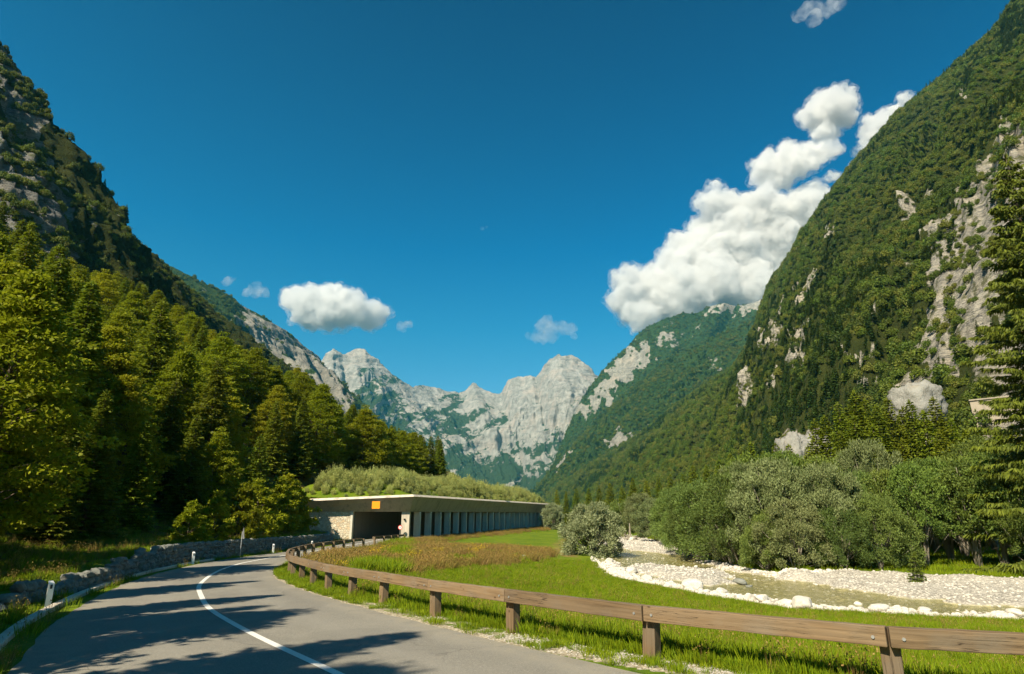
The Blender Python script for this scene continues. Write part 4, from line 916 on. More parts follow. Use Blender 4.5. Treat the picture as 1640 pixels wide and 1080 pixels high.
W = [(1003, 118, 800), (1030, 112, 791), (1052, 98, 800), (1078, 90, 797), (1098, 84, 778), (1125, 76, 770)]
for px, D, tp in W: far_tree('willow', px, D, tp, 'small grey-green willow at the upstream end of the gravel bed', 'upstream willows', .95)
lab = 'large grey-green willow overhanging the river bank opposite the meadow'
for px, D, tp, wd in [(1118, 66, 792, .85), (1150, 60, 772, .85), (1183, 55, 758, .85), (1215, 58, 742, .75), (1246, 51, 738, .75), (1290, 52, 768, .75), (1333, 50, 745, .72), (1372, 53, 756, .7), (1100, 70, 800, .8)]:
    far_tree('willow', px, D, tp, lab, 'big willows on the far river bank', wd)
far_tree('willow', 1408, 56, 708, 'tallest pale silvery willow crown rising above the riverside trees', 'big willows on the far river bank', .55)
for px, D, tp, wd in [(1205, 62, 728, .8), (1262, 60, 722, .75), (1318, 60, 730, .8), (1382, 62, 722, .75)]:
    far_tree('alder', px, D, tp, 'fresh green alder rising between the grey-green willows', 'alders among the willows', wd)
for px, D, tp, wd in [(1270, 48.6, 800, .9), (1345, 48, 812, .8), (1225, 50, 815, .7), (1168, 56, 822, .7), (1405, 48.2, 790, .8)]:
    far_tree('willow', px, D, tp, 'lower leafy willow bush at the edge of the gravel bar', 'low willow bushes by the gravel', wd)
for px, D, tp, wd in [(1440, 51, 752, .85), (1478, 49, 742, .8), (1518, 51, 735, .8), (1560, 48, 738, .8), (1602, 47, 728, .8), (1650, 45.5, 735, .9), (1455, 58, 745, .8), (1540, 58, 730, .9), (1620, 55, 712, .8), (1590, 62, 700, .8), (1700, 48, 720, 1), (1495, 62, 735, .8)]:
    far_tree('alder', px, D, tp, 'green riverside tree with thin pale leaning trunks behind the gravel bar', 'riverside trees behind the gravel bar', wd)
far_tree('alder', 1655, 43.5, 800, 'yellow-green leafy tree at the right edge above the gravel', 'riverside trees behind the gravel bar', .7)
rs = np.random.default_rng(5)
for px, D, tp in [(1202, 96, 722), (1218, 92, 706), (1280, 84, 712), (1312, 90, 716), (1328, 86, 675), (1346, 84, 667), (1372, 80, 646), (1388, 88, 652), (1402, 82, 630), (1418, 86, 636), (1436, 78, 648), (1457, 80, 640), (1480, 86, 652), (1494, 78, 638), (1514, 74, 655), (1535, 80, 634), (1558, 84, 672), (1580, 72, 690), (1604, 78, 684), (1630, 74, 690), (1660, 70, 680), (1258, 92, 712), (1236, 100, 720), (1182, 104, 730), (1162, 112, 735), (1140, 118, 742), (1118, 130, 748), (1100, 120, 757), (1080, 138, 757), (1060, 150, 765), (1040, 145, 768), (1018, 160, 770), (1000, 150, 778), (980, 165, 775), (962, 190, 780), (945, 170, 784), (925, 200, 780), (908, 190, 788), (893, 230, 788), (1370, 68, 690), (1425, 66, 680), (1470, 66, 700), (1535, 66, 690), (1395, 72, 668)]:
    far_tree('spruce', px, D, tp + rs.uniform(-4, 4), 'dark spruce standing behind the %s' % ('riverside willows' if px > 1150 else 'upstream willows at the foot of the right mountainside'), 'spruces behind the willows' if px > 1150 else 'spruces up the valley', .95, sink=.5)
def outcrop(px, py, D, dims, seed, label, rz=0):
    rr = np.random.default_rng(seed); V_, F_ = ico_np(4); v = V_ / (np.max(np.abs(V_), axis=1)[:, None] ** .5)
    v = v * (1 + .42 * fbm(v * 1.4 + seed, 3)[:, None] + .30 * fbm(v * np.array([3.5, 3.5, 7.0]) + 3, 4, .65, True)[:, None]) * np.asarray(dims) * .5
    o = link('rock_outcrop', mesh_np('rock_outcrop', v, [F_], M['outcrop'], {'rock': np.full(len(v), 1.0)}, True)); c_ = PT(px, py, D); c_[2] -= dims[2] * .56
    o.location = tuple(c_); o.rotation_euler = (0, 0, rz); tag(o, label, 'rock', 'outcrops on the right slope')
outcrop(1462, 618, 130, (7.2, 8, 8), 5, 'domed pale limestone outcrop rising above the spruces on the right', .3)
outcrop(1264, 698, 145, (4.6, 7, 12), 6, 'pale square-topped rock bluff behind the riverside willows, its left block', .2)
outcrop(1300, 700, 144, (5.6, 7, 12), 8, 'pale square-topped rock bluff behind the riverside willows, its right block', .5)
mb = MB(); a_ = PT(1553, 643, 139); b_ = PT(1760, 622, 128); dd_ = unit(b_ - a_); L_ = np.linalg.norm(b_ - a_); nn_ = unit(np.cross(dd_, [0, 0, 1]))
mb.box((a_ + b_) / 2 - np.array([0, 0, 1.6]), (L_, .6, 3.6), (dd_, nn_, np.cross(nn_, dd_))); mb.box((a_ + b_) / 2 + np.array([0, 0, .15]), (L_ + .4, 1.2, .3), (dd_, nn_, np.cross(nn_, dd_)))
mb.box((a_ + b_) / 2 - np.array([0, 0, 5.2]), (L_ * .98, .5, 3.6), (dd_, nn_, np.cross(nn_, dd_)))
tag(mb.obj('retaining_wall', M['concrete_dark'], bevel=.04), 'pale concrete retaining wall on the right slope behind the tall spruce', 'wall')
c, t = make_spruce(99, h=31, rad=7.6, base=.06, lv=.72, nb=12, per=300, L=.52, W=.12, leafm='spruce_big', droop=.42, gap=.24)
x0, y0 = 38.0, 42.5
plant('spruce_tree', 'towering spruce with drooping tiered branches at the right edge of view', 'spruce', 'riverside giants', c, t, (x0, y0, hz(x0, y0) - .2), (1, 1, 1), .4)
c, t = make_spruce(98, h=2.2, rad=.75, base=.05, lv=.2, nb=8, per=22, L=.22, W=.07, leafm='spruce_big')
q = hit(1470, 931); plant('spruce_sapling', 'tiny young spruce at the edge of the gravel bar under the trees', 'sapling', 'saplings', c, t, tuple(q), (.75, .75, .75), 0)

# ------------------------------------------------------------------ timber guardrail
def wood_piece(name, c, dims, ax, parent, seed, mat='wood', bend=0.0):
    """squared timber: long axis = ax[0]; carries UVs in metres along the grain"""
    L_, Wd, Ht = dims; n = max(2, int(L_ / .25)) if L_ > 1 else 2
    rr = np.random.default_rng(seed); V = []; ax = np.asarray(ax, float)
    for i in range(n + 1):
        t_ = i / n - .5
        for a, b_ in ((-1, -1), (1, -1), (1, 1), (-1, 1)):
            j = rr.normal(size=2) * .003
            V.append(np.asarray(c) + ax[0] * t_ * L_ + ax[1] * (a * Wd / 2 + j[0]) + ax[2] * (b_ * Ht / 2 + j[1]))
    F = []; UV = []; o1, o2 = rr.uniform(0, 50), rr.uniform(0, 50)
    for i in range(n):
        for k in range(4):
            k2 = (k + 1) % 4; F.append((i * 4 + k, i * 4 + k2, (i + 1) * 4 + k2, (i + 1) * 4 + k)); w_ = (Wd, Ht, Wd, Ht)[k]
            u0, u1 = o1 + i / n * L_, o1 + (i + 1) / n * L_; v0 = o2 + k * .7
            UV += [(u0, v0), (u0, v0 + w_), (u1, v0 + w_), (u1, v0)]
    F += [(3, 2, 1, 0), (n * 4, n * 4 + 1, n * 4 + 2, n * 4 + 3)]; UV += [(o1, o2), (o1 + Ht, o2), (o1 + Ht, o2 + Wd), (o1, o2 + Wd)] * 2
    me = bpy.data.meshes.new(name); me.from_pydata([tuple(v) for v in V], [], F); uvl = me.uv_layers.new(name='UVMap')
    uvl.data.foreach_set('uv', np.array(UV, np.float32).ravel()); me.materials.append(M[mat])
    at = me.attributes.new('tint', 'FLOAT', 'POINT'); at.data.foreach_set('value', np.full(len(V), rr.uniform(0, 1), np.float32))
    o = link(name, me, parent); m = o.modifiers.new('bevel', 'BEVEL'); m.width = .012; m.segments = 2; m.limit_method = 'ANGLE'
    return o
def guardrail(name, pts, label, top=.87, hh=.25, seed=0):
    root = empty(name, (pts[0][0], pts[0][1], 0)); tag(root, label, 'guardrail', 'timber guardrails')
    root.location = (0, 0, 0)
    P = [np.array([p[0], p[1], road_z(p[1])]) for p in pts]
    up = np.array([0, 0, 1.0])
    for i, p in enumerate(P):
        d_ = (P[min(i + 1, len(P) - 1)] - P[max(i - 1, 0)]); d_[2] = 0; d_ /= np.linalg.norm(d_); nrm = np.cross(d_, up)      # towards the meadow or the road
        if nrm[0] < 0: nrm = -nrm
        rr = np.random.default_rng(seed + i); ln = rr.normal(size=2) * .012
        axx = unit(np.array([ln[0], ln[1], 1.0])); g0 = hz(p[0], p[1]) - .25; t0 = p[2] + top - .035
        wood_piece('post', p + nrm * .12 + up * ((g0 + t0) / 2 - p[2]), (t0 - g0, .20, .24), (axx, unit(np.cross(d_, axx)), d_), root, seed + 100 + i)
    for i in range(len(P) - 1):
        a, b_ = P[i], P[i + 1]; d_ = b_ - a; L_ = np.linalg.norm(d_); d_ = d_ / L_; nrm = np.cross(d_, up); nrm = nrm if nrm[0] > 0 else -nrm
        ax2 = np.cross(d_, nrm); c_ = (a + b_) / 2 - nrm * .06 + up * (top - hh / 2)
        bm_ = wood_piece('rail_beam', c_, (L_ - .006, .14, hh), (d_, nrm, up), root, seed + 300 + i)
        if i < 9:
            for q_ in (.16, L_ - .16):
                mb = MB(); pc = a + d_ * q_ - nrm * .132 + up * (top - hh * .55)
                mb.tube([pc - nrm * .012, pc + nrm * .02], [.022, .024], 8); mb.obj('bolt', M['galv'], bm_)
    return root
gp = [(12.3, 6.6), (8.6, 7.95), (5.1, 9.25), (2.3, 11.57), (-.07, 14.3), (-2.0, 16.7), (-3.8, 19.3), (-5.15, 21.1), (-6.5, 23.2), (-7.7, 25.4), (-8.75, 27.3), (-9.8, 29.4), (-10.7, 31.6), (-11.5, 34.0), (-12.3, 36.6), (-12.95, 39.6), (-13.5, 42.6), (-13.95, 45.8), (-14.25, 49.2), (-14.4, 52.6), (-14.5, 56.2), (-14.55, 59.8), (-14.5, 63.6)]
guardrail('guardrail', gp, 'long weathered timber guardrail on posts curving round the bend')
guardrail('guardrail', [(-15.2, 72), (-14.95, 76), (-14.85, 80), (-14.75, 84), (-14.6, 88.3)], 'short timber guardrail leading up to the gallery entrance', seed=50)

# ------------------------------------------------------------------ dry stone wall along the left verge
def stone_pts(r, n=1):
    pass
r = np.random.default_rng(12)
Vs, Fs, n0 = [], [], 0
s_y = [11.0]
yy_ = np.arange(11.0, 93, .05); xx_ = x_wall(yy_) + 0.12; arc = np.concatenate([[0], np.cumsum(np.hypot(np.diff(xx_), np.diff(yy_)))])
row = 0
a_ = 0
zlev = 0.0
while zlev < 1.35:
    a_ = r.uniform(0, .4); rh = r.uniform(.15, .23)
    while a_ < arc[-1]:
        L_ = r.uniform(.18, .46); y = np.interp(a_ + L_ / 2, arc, yy_); x = np.interp(a_ + L_ / 2, arc, xx_)
        hh = wall_h(y) + .12 * math.sin(y * 1.7) * (y < 34)
        if 12.6 < y < 17.6 and not (13.2 < y < 14.4): a_ += L_; continue
        if zlev < hh:
            hgt = min(rh * r.uniform(.85, 1.2), .45); k = np.interp(a_ + L_ / 2, arc, np.arange(len(arc)));k=int(k)
            dx, dy = xx_[min(k + 1, len(xx_) - 1)] - xx_[k - 1], yy_[min(k + 1, len(yy_) - 1)] - yy_[k - 1]; an = math.atan2(dy, dx)
            v = rock_shape(r, (L_ * 1.15, r.uniform(.3, .5), hgt * 1.25), rough=.5, boxy=.75) @ rot_z(an).T
            v += [x - zlev * .12 + r.normal() * .04, y, road_z(y) - .05 + zlev + hgt / 2]
            Vs.append(v); Fs.append(ICF2 + n0); n0 += len(v)
        a_ += L_
    zlev += rh * .92
tag(link('stone_wall', mesh_np('stone_wall', np.concatenate(Vs), [np.concatenate(Fs)], M['wallstone'], smooth=False)), 'low dry stone wall of rough grey limestone along the left verge', 'stone wall')

# ------------------------------------------------------------------ marker posts and signs
def marker(px, py, label):
    p = hit(px, py); root = empty('marker_post', tuple(p + [0, 0, -.03]), math.atan2(-p[0], p[1]) + .3); tag(root, label, 'marker post', 'white roadside marker posts')
    mb = MB(); pts = [(-.06, -.04, 0), (.06, -.04, 0), (.045, .05, 0), (-.045, .05, 0)]
    a = np.array(pts, float); b_ = a.copy(); b_[:, 2] = .62; b_[:2, 2] = .60; b_[2:, 2] = .66; mb.add(np.concatenate([a, b_]), [(3, 2, 1, 0), (4, 5, 6, 7), (0, 1, 5, 4), (1, 2, 6, 5), (2, 3, 7, 6), (3, 0, 4, 7)])
    mb.obj('post_body', M['white'], root, bevel=.008)
    m2 = MB(); m2.box((0, -.043, .52), (.045, .008, .10)); m2.obj('reflector', M['black'], root)
    root.scale = (1.25, 1.25, 1.08); return root
marker(75, 973, 'nearest white marker post leaning beside the kerb on the left verge')
marker(308, 904, 'white marker post second from the left, in front of the stone wall')
marker(437, 886, 'white marker post to the right of the triangular sign')
marker(499, 879, 'farthest white marker post, near the gallery entrance')
p = hit(384, 892); root = empty('road_sign', tuple(p)); tag(root, 'triangular road sign on a thin pole seen almost edge-on before the stone wall', 'road sign')
mb = MB(); mb.tube([(0, 0, -.1), (0, 0, 1.68)], .033, 8); mb.obj('pole', M['galv'], root)
dv = np.array([math.cos(R(126)), math.sin(R(126)), 0.0]); tv = np.array([dv[1], -dv[0], 0])
mb = MB(); c_ = np.array([0, 0, 1.2]) + tv * .05; mb.prism([c_ - dv * .45, c_ + dv * .45, c_ + [0, 0, .78]], tv * .012); mb.obj('plate', M['galv'], root)
mb = MB(); mb.prism([c_ - dv * .42 + tv * .015 + [0, 0, .03], c_ + dv * .42 + tv * .015 + [0, 0, .03], c_ + [0, 0, .73] + tv * .015], tv * .004); fc = mb.obj('sign_face', M['sign_red'], root)
mb = MB(); mb.prism([c_ - dv * .30 + tv * .021 + [0, 0, .1], c_ + dv * .30 + tv * .021 + [0, 0, .1], c_ + [0, 0, .6] + tv * .021], tv * .003); mb.obj('white_field', M['sign_white'], fc)

# ------------------------------------------------------------------ avalanche gallery
gal = empty('avalanche_gallery', (C0[0], C0[1], -1.5)); tag(gal, 'long concrete avalanche gallery with a row of slab columns and planted roof', 'gallery')
gal.location = (0, 0, 0)
g3 = np.array([G[0], G[1], 0]); n3 = np.array([GN[0], GN[1], 0]); up = np.array([0, 0, 1.0]); C3 = np.array([C0[0], C0[1], 0])
ZB, ZC = -1.62, 2.38
for k in range(1, 22):
    c_ = C3 + g3 * 4.15 * k - n3 * .5 + up * (ZB + ZC) / 2
    mb = MB(); mb.box(c_, (.45, 1.0, ZC - ZB), (g3, n3, up)); mb.obj('column', M['concrete'], gal, bevel=.02)
mb = MB(); mb.box(C3 + up * (ZB + ZC) / 2 + np.array([-.5, .55, 0]), (1.15, 1.1, ZC - ZB)); pil = mb.obj('corner_pillar', M['concrete_lip'], gal, bevel=.03)
mb = MB(); pc = np.array([C3[0] - .62, C3[1] - .02, ztop(94, 832)]); mb.box(pc + [0, -.1, 0], (.22, .2, .2)); mb.tube([pc + [0, -.2, 0], pc + [0, -.3, -.02]], [.08, .11], 8); mb.obj('lamp', M['black'], pil)
# side walls, back wall
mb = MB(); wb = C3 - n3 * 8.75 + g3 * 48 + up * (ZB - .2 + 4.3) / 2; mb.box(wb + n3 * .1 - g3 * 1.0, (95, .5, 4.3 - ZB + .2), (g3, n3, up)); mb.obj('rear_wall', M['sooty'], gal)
mb = MB(); mb.prism([(-31.5, 93.95, ZB - .3), (-23.35, 93.95, ZB - .3), (-23.35, 93.95, 2.42), (-31.5, 93.95, 2.42)], (0, .8, 0)); mb.obj('portal_wall', M['clad'], gal)
mb = MB(); mb.box((-23.17, 94.3, (ZB + 2.42) / 2), (.34, .95, 2.42 - ZB)); mb.obj('portal_jamb', M['concrete'], gal, bevel=.02)
mb = MB(); mb.box(C3 + g3 * 45.6 + n3 * .12 + up * (ZB + .1), (91, .5, .5), (g3, n3, up)); mb.obj('plinth', M['concrete'], gal, bevel=.03)
# roof: soffit/beam band sloping outwards, slab and pale lip on top
E3 = C3 + g3 * 91
def P3(x, y, z): return np.array([x, y, z], float)
b0 = [P3(-31.5, 93.9, 2.40), C3 + np.array([.10, -.12, 2.40]), E3 + n3 * .1 + up * 2.40]
t0 = [P3(-31.5, 92.1, 3.72), C3 + n3 * .75 + np.array([.1, -1.75, 4.46]), E3 + n3 * .85 + g3 * .8 + up * 4.46]
back_b = [P3(-31.5, 97, 2.40), C3 - n3 * 8.4 + g3 * 3 + up * 2.40, E3 - n3 * 8.4 + up * 2.40]
V_ = np.array(b0 + t0 + back_b); F_ = [(0, 1, 4, 3), (1, 2, 5, 4), (0, 6, 7, 1), (1, 7, 8, 2)]
cap_t = [P3(-31.5, 97, 3.70), C3 - n3 * 8.4 + g3 * 3 + up * 4.44, E3 - n3 * 8.4 + up * 4.44]
V_ = np.concatenate([V_, cap_t]); F_ += [(3, 4, 10, 9), (4, 5, 11, 10), (2, 8, 11, 5), (0, 3, 9, 6), (6, 9, 10, 7), (7, 10, 11, 8)]
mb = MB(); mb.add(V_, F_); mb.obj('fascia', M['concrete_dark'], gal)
def lipring(zo, dz, grow):
    a = P3(-32.0, 92.1 - grow, 3.72 + zo); b_ = t0[1] + n3 * grow + np.array([0, -grow, zo]); c_ = t0[2] + n3 * grow + g3 * grow + up * zo
    d_ = E3 - n3 * 13.5 + g3 * 1 + up * (4.46 + zo); e_ = C3 - n3 * 13.5 + g3 * 6 + up * (4.3 + zo); f_ = P3(-32.0, 99.5, 3.72 + zo)
    return [a, b_, c_, d_, e_, f_]
lo, hi = lipring(.004, 0, .16), lipring(.32, 0, -.16)
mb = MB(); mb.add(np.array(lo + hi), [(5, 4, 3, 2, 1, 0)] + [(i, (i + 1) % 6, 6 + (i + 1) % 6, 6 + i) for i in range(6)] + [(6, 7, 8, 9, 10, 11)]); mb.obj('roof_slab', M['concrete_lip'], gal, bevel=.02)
# signs at the entrance
mb = MB(); pc = P3(-19.25, 92.62, 3.30); fd = unit(np.array([0, -1.35, 2.0])); mb.box(pc + [0, -1.15, 0], (1.12, .05, 1.0)); s1 = mb.obj('warning_panel', M['orange'])
tag(s1, 'plain orange rectangular panel on the gallery front above the entrance', 'sign')
mb = MB(); mb.box(pc + [0, -.2, .2], (.5, 1.8, .08)); mb.box(pc + [0, -.4, -.3], (.5, 1.4, .08)); mb.obj('bracket', M['galv'], s1)
q = np.array([-15.95, 93.1, float(H(-15.95, 93.1))]); root = empty('road_sign', tuple(q)); tag(root, 'round red-rimmed white road sign on a pole before the corner pillar', 'road sign')
zc = ztop(93.1, 845) - q[2]
mb = MB(); mb.tube([(0, .05, -.2), (0, .05, zc + .3)], .035, 8); mb.obj('pole', M['galv'], root)
def disc(rad_, y, th=.015, n=28): 
    a = [(math.cos(i * 2 * math.pi / n) * rad_, y, zc + math.sin(i * 2 * math.pi / n) * rad_) for i in range(n)]; m_ = MB(); m_.prism(a, (0, th, 0)); return m_
pl = disc(.31, 0).obj('plate', M['sign_red'], root); disc(.22, -.012).obj('white_field', M['sign_white'], pl)
mb = MB(); mb.box((-.07, -.016, zc), (.05, .006, .2)); mb.box((.07, -.016, zc), (.05, .006, .2)); mb.box((.07, -.0165, zc + .08), (.11, .006, .04)); mb.obj('digits', M['black'], pl)

# earth on the roof
so = np.linspace(-3.5, 94, 120); oo = np.linspace(0.15, 18, 26)
A_, B_ = np.meshgrid(so, oo, indexing='ij')
# edge of the slab: along the wing, and along the front for negative s
ex = C0[0] + .75 + G[0] * A_ - GN[0] * B_; ey = C0[1] + G[1] * A_ - GN[1] * B_
ev = np.stack([ex, ey], -1)
front = np.clip((ev[..., 1] - 92.9), 0, 99); side = B_
inner = np.minimum(front * 1.0, side); inner = np.minimum(inner, (94 - A_) * .8)
ez = 4.76 - np.clip((C0[0] - ex), 0, 18) * .043 * np.clip(1 - (ey - 94) / 12, 0, 1) + 2.1 * sstep(0, 7, inner) + fbm(np.stack([ex * .25, ey * .25, 0 * ex], -1), 3) * .35 * sstep(.3, 2, inner) - .02
keep = (ey > 92.75) 
ez = np.where(keep, ez, 4.3); ey = np.maximum(ey, 92.7)
tag(link('embankment', mesh_np('embankment', np.stack([ex, ey, ez], -1), [grid_faces(120, 26)], M['ground'], {'dry': np.full(ex.shape, .35)}, True)), kind='structure')

# ------------------------------------------------------------------ scattered ground cover
shrubs = [make_bush(61 + i, 2.4, .95, 24, 70, 'shrub', .24, .045, 1.6) for i in range(4)] + [make_bush(66, 1.5, .9, 22, 50, 'willow', .2, .06)]
r = np.random.default_rng(8); n = 1500
s_ = r.uniform(-3, 93, n); o_ = r.uniform(0.3, 17, n) ** 1.0; px_ = C0[0] + .75 + G[0] * s_ - GN[0] * o_; py_ = C0[1] + G[1] * s_ - GN[1] * o_
inn = np.minimum(np.minimum(py_ - 92.9, o_), (94 - s_) * .8); ok = (inn > .35)
zz = 4.76 - np.clip((C0[0] - px_), 0, 18) * .043 * np.clip(1 - (py_ - 94) / 12, 0, 1) + 2.1 * sstep(0, 7, inn) - .1
sc_ = (.28 + .62 * sstep(.3, 5, inn)) * r.uniform(.6, 1.25, n) * np.clip(1 + 1.1 * fbm(np.stack([px_ * .16, py_ * .16, 0 * px_], -1), 3), .45, 1.8)
scatter('shrub_thicket', np.stack([px_, py_, zz], -1)[ok], sc_[ok], r.uniform(0, 6.28, ok.sum()), r.integers(0, 5, ok.sum()), shrubs)
for i, (px, D, tp) in enumerate([(543, 98, 745), (532, 99, 756), (760, 128, 768), (800, 138, 771), (560, 99, 757), (700, 112, 768)]):
    a = float(ray(px, 780)[0]); root = bpy.data.objects.new('willow_shrub', shrubs[i % 4]); COL.objects.link(root)
    zb = 5.6 + .3; k = (ztop(D, tp, px) - zb) / 2.4; root.location = (a * D, D, zb); root.scale = (k * 1.05, k * 1.05, k); root.rotation_euler = (0, 0, i)
    tag(root, ['tallest pale willow shrub on the left end of the gallery roof', 'pale willow shrub leaning beside the tallest one on the gallery roof', 'pale feathery shrub over the middle of the columns', 'silvery shrub forming the rightmost hump on the gallery roof', 'pale shrub above the orange panel on the gallery roof', 'pale shrub just right of the roof corner of the gallery'][i], 'shrub', 'shrubs on the gallery roof')
# leafy bushes beside the portal
bush_l = [make_beech(71 + i, h=4.2, rad=1.9, base=.02, nc=60, nl=90, L=.24, W=.15, flat=.5) for i in range(2)]
for i, (px, py, h) in enumerate([(480, 866, 5.6), (462, 868, 4.8), (436, 866, 5.2), (472, 860, 7.0), (410, 864, 4.6), (375, 862, 4.2), (345, 860, 3.2), (455, 866, 4.4), (425, 866, 4.0), (318, 858, 2.6)]):
    D = [84, 74, 66, 88, 58, 52, 47, 70, 62, 43][i]; x = min(float(ray(px - (12 if i in (0, 3) else 0), py)[0]) * D, float(x_wall(D)) - 1.6)
    c, t = bush_l[i % 2]; plant('leafy_bush', 'fresh green leafy bush leaning over the stone wall ' + ('beside the gallery portal' if i in (0, 3) else 'left of the portal'), 'bush', 'leafy bushes behind the stone wall', c, t, (x, D, hz(x, D) - .2), h / 4.2, i * 1.9)

tuft_g = [make_tuft(81, .34, .22, 46, 'grass', .018), make_tuft(82, .26, .28, 50, 'grass', .02, .6), make_tuft(83, .42, .2, 40, 'grass', .016), make_tuft(84, .5, .16, 18, 'straw', .012, .25, .4)]
tuft_m = [make_tuft(85, .5, .6, 70, 'grass', .035, .5), make_tuft(86, .42, .7, 70, 'grass', .04, .6)]
M['rust'] = mat_leaf('rusty_weeds', (0.12, 0.075, 0.022), (0.33, 0.215, 0.06), 0.2, (0.13, 0.13, 0.02), varv=0.35)
tuft_w = [make_tuft(87, .8, .5, 60, 'straw', .03, .6, .1), make_tuft(88, .75, .5, 60, 'rust', .035, .6, .35), make_tuft(89, 1.0, .5, 80, 'grass', .045, .35), make_tuft(90, .9, .4, 60, 'yellow', .03, .3, .5)]
r = np.random.default_rng(15)
def ground_pts(n, x0, x1, y0, y1, fn):
    x = r.uniform(x0, x1, n); y = y0 + (y1 - y0) * r.uniform(0, 1, n) ** 1.35; p, g_ = H(x, y, True); P_ = np.stack([x, y, p], -1)
    k = inview(P_) & (r.uniform(0, 1, n) < fn(x, y, g_)); return P_[k]
def meadow(x, y, g_): return (g_['dr'] > .15) * (g_['sd'] < -.35) * np.clip(1.5 - y / 60, .15, 1)
P_ = ground_pts(150000, -12, 34, 8, 60, meadow); n = len(P_)
dd = np.exp(-(((P_[:, 0] + 3.2) / 6.5) ** 2 + ((P_[:, 1] - 49) / 15) ** 2) ** 1.5)
idx = np.where(r.uniform(0, 1, n) < .04, 3, r.integers(0, 3, n))
sz = r.uniform(.45, 1.0, n) * np.where(P_[:, 1] > 20, .75, .8) * (1 + .5 * np.exp(-((P_[:, 0] - x_rail(P_[:, 1]) - 1.6) / 1.2) ** 2))
scatter('meadow_grass', P_, sz, r.uniform(0, 6.28, n), idx, tuft_g)
# short verge grass in front of the rail
def verge_f(x, y, g_): return ((x > x_right(y) + .12) & (g_['dr'] < .5)) * np.clip(.25 + fbm(np.stack([x * 1.6, y * 1.6, 0 * x], -1), 3) * 2.2 + (y > 20) * .6, 0, 1)
P_ = ground_pts(90000, -18, 10, 6, 66, verge_f); n = len(P_)
scatter('verge_grass', P_, r.uniform(.25, .6, n), r.uniform(0, 6.28, n), r.integers(0, 3, n), tuft_g)
# left verge and bank
def lv_f(x, y, g_): return ((x < x_left(y) - .15) & (g_['dl'] < 7)) * np.where(np.abs(g_['dl']) < .35, 0, 1) * np.where(np.abs(x - (x_left(y) - .62)) < .34, 0, 1) * np.clip(.5 + fbm(np.stack([x * .5, y * .5, 0 * x], -1), 3) * 2, .1, 1)
P_ = ground_pts(60000, -32, -3, 5, 90, lv_f); n = len(P_)
scatter('bank_grass', P_, r.uniform(.4, .95, n), r.uniform(0, 6.28, n), np.where(r.uniform(0, 1, n) < .3, 3, r.integers(0, 3, n)), tuft_g)
# tall weeds on the hump and before the gallery
def weeds(x, y, g_):
    a = 1.1 * sstep(-.8, .5, poly_sd(np.stack([x, y], -1), WEED)) + .8 * np.exp(-((g_['dr'] - 2.0) / 1.6) ** 2) * (y > 66) * (y < 190)
    return a * (g_['dr'] > .7) * (g_['sd'] < -1)
P_ = ground_pts(60000, -16, 22, 26, 185, weeds); n = len(P_)
cn = fbm(np.stack([P_[:, 0] * .22, P_[:, 1] * .12, 0 * P_[:, 0]], -1), 3); u_ = r.uniform(0, 1, n)
px_, py_ = proj(P_); green = np.exp(-((px_ - 635 + 60 * cn) / 38) ** 2) * (py_ < 925) * np.clip(.7 + cn * 2, 0, 1)
cr_ = fbm(np.stack([P_[:, 0] * .3, P_[:, 1] * .2, 5 + 0 * P_[:, 0]], -1), 3)
idx = np.where(u_ < .14 + .45 * green + .8 * sstep(.05, .3, cn), 2, np.where(u_ > .997, 3, np.where(r.uniform(-.5, .5, n) < cr_ * 1.6 + .12, 1, 0)))
wsz = r.uniform(.4, .95, n) * (1 + .35 * cn) * np.where(idx == 2, np.where(green > .4, .8, .5), 1)
scatter('tall_weeds', P_, wsz, r.uniform(0, 6.28, n), idx, tuft_w)
# undergrowth below the trees on the far bank and on the forest floor
def und(x, y, g_): return ((g_['sd'] < -.1) & (x > 16) & (y > 38)) * 1.0
P_ = ground_pts(16000, 16, 75, 39, 110, und); n = len(P_)
scatter('undergrowth', P_, r.uniform(.5, 1.3, n), r.uniform(0, 6.28, n), r.integers(0, 2, n), tuft_m)

# ------------------------------------------------------------------ river stones
stones = []
for i in range(6):
    rr = np.random.default_rng(200 + i); v = rock_shape(rr, (1, rr.uniform(.7, 1), rr.uniform(.5, .8)), ICO2, .25, .25); stones.append(mesh_np('stone', v, [ICF2], M['river_rock'], smooth=False))
def riv(x, y, g_): return ((g_['sd'] > -.8)) * np.clip(.34 + .8 * (H(x, y) > -2.16) + fbm(np.stack([x * .4, y * .4, 0 * x], -1), 3), .12, 1)
P_ = ground_pts(60000, 5, 50, 26, 150, riv); n = len(P_)
sz = .04 + .13 * r.uniform(0, 1, n) ** 5 + (.10 * r.uniform(0, 1, n) ** 3) * (P_[:, 1] > 45)
P_[:, 2] += sz * .05
scatter('river_stones', P_, sz * 1.25, r.uniform(0, 6.28, n), r.integers(0, 6, n), stones)
def nb(x, y, g_): return np.exp(-((g_['sd'] - .55) / .65) ** 2) * (y < 66) * (x < 22)
P_ = ground_pts(30000, 5, 22, 27, 66, nb); n = len(P_); sz = .09 + .34 * r.uniform(0, 1, n) ** 3.2
scatter('bank_stones', P_, sz, r.uniform(0, 6.28, n), r.integers(0, 6, n), stones)
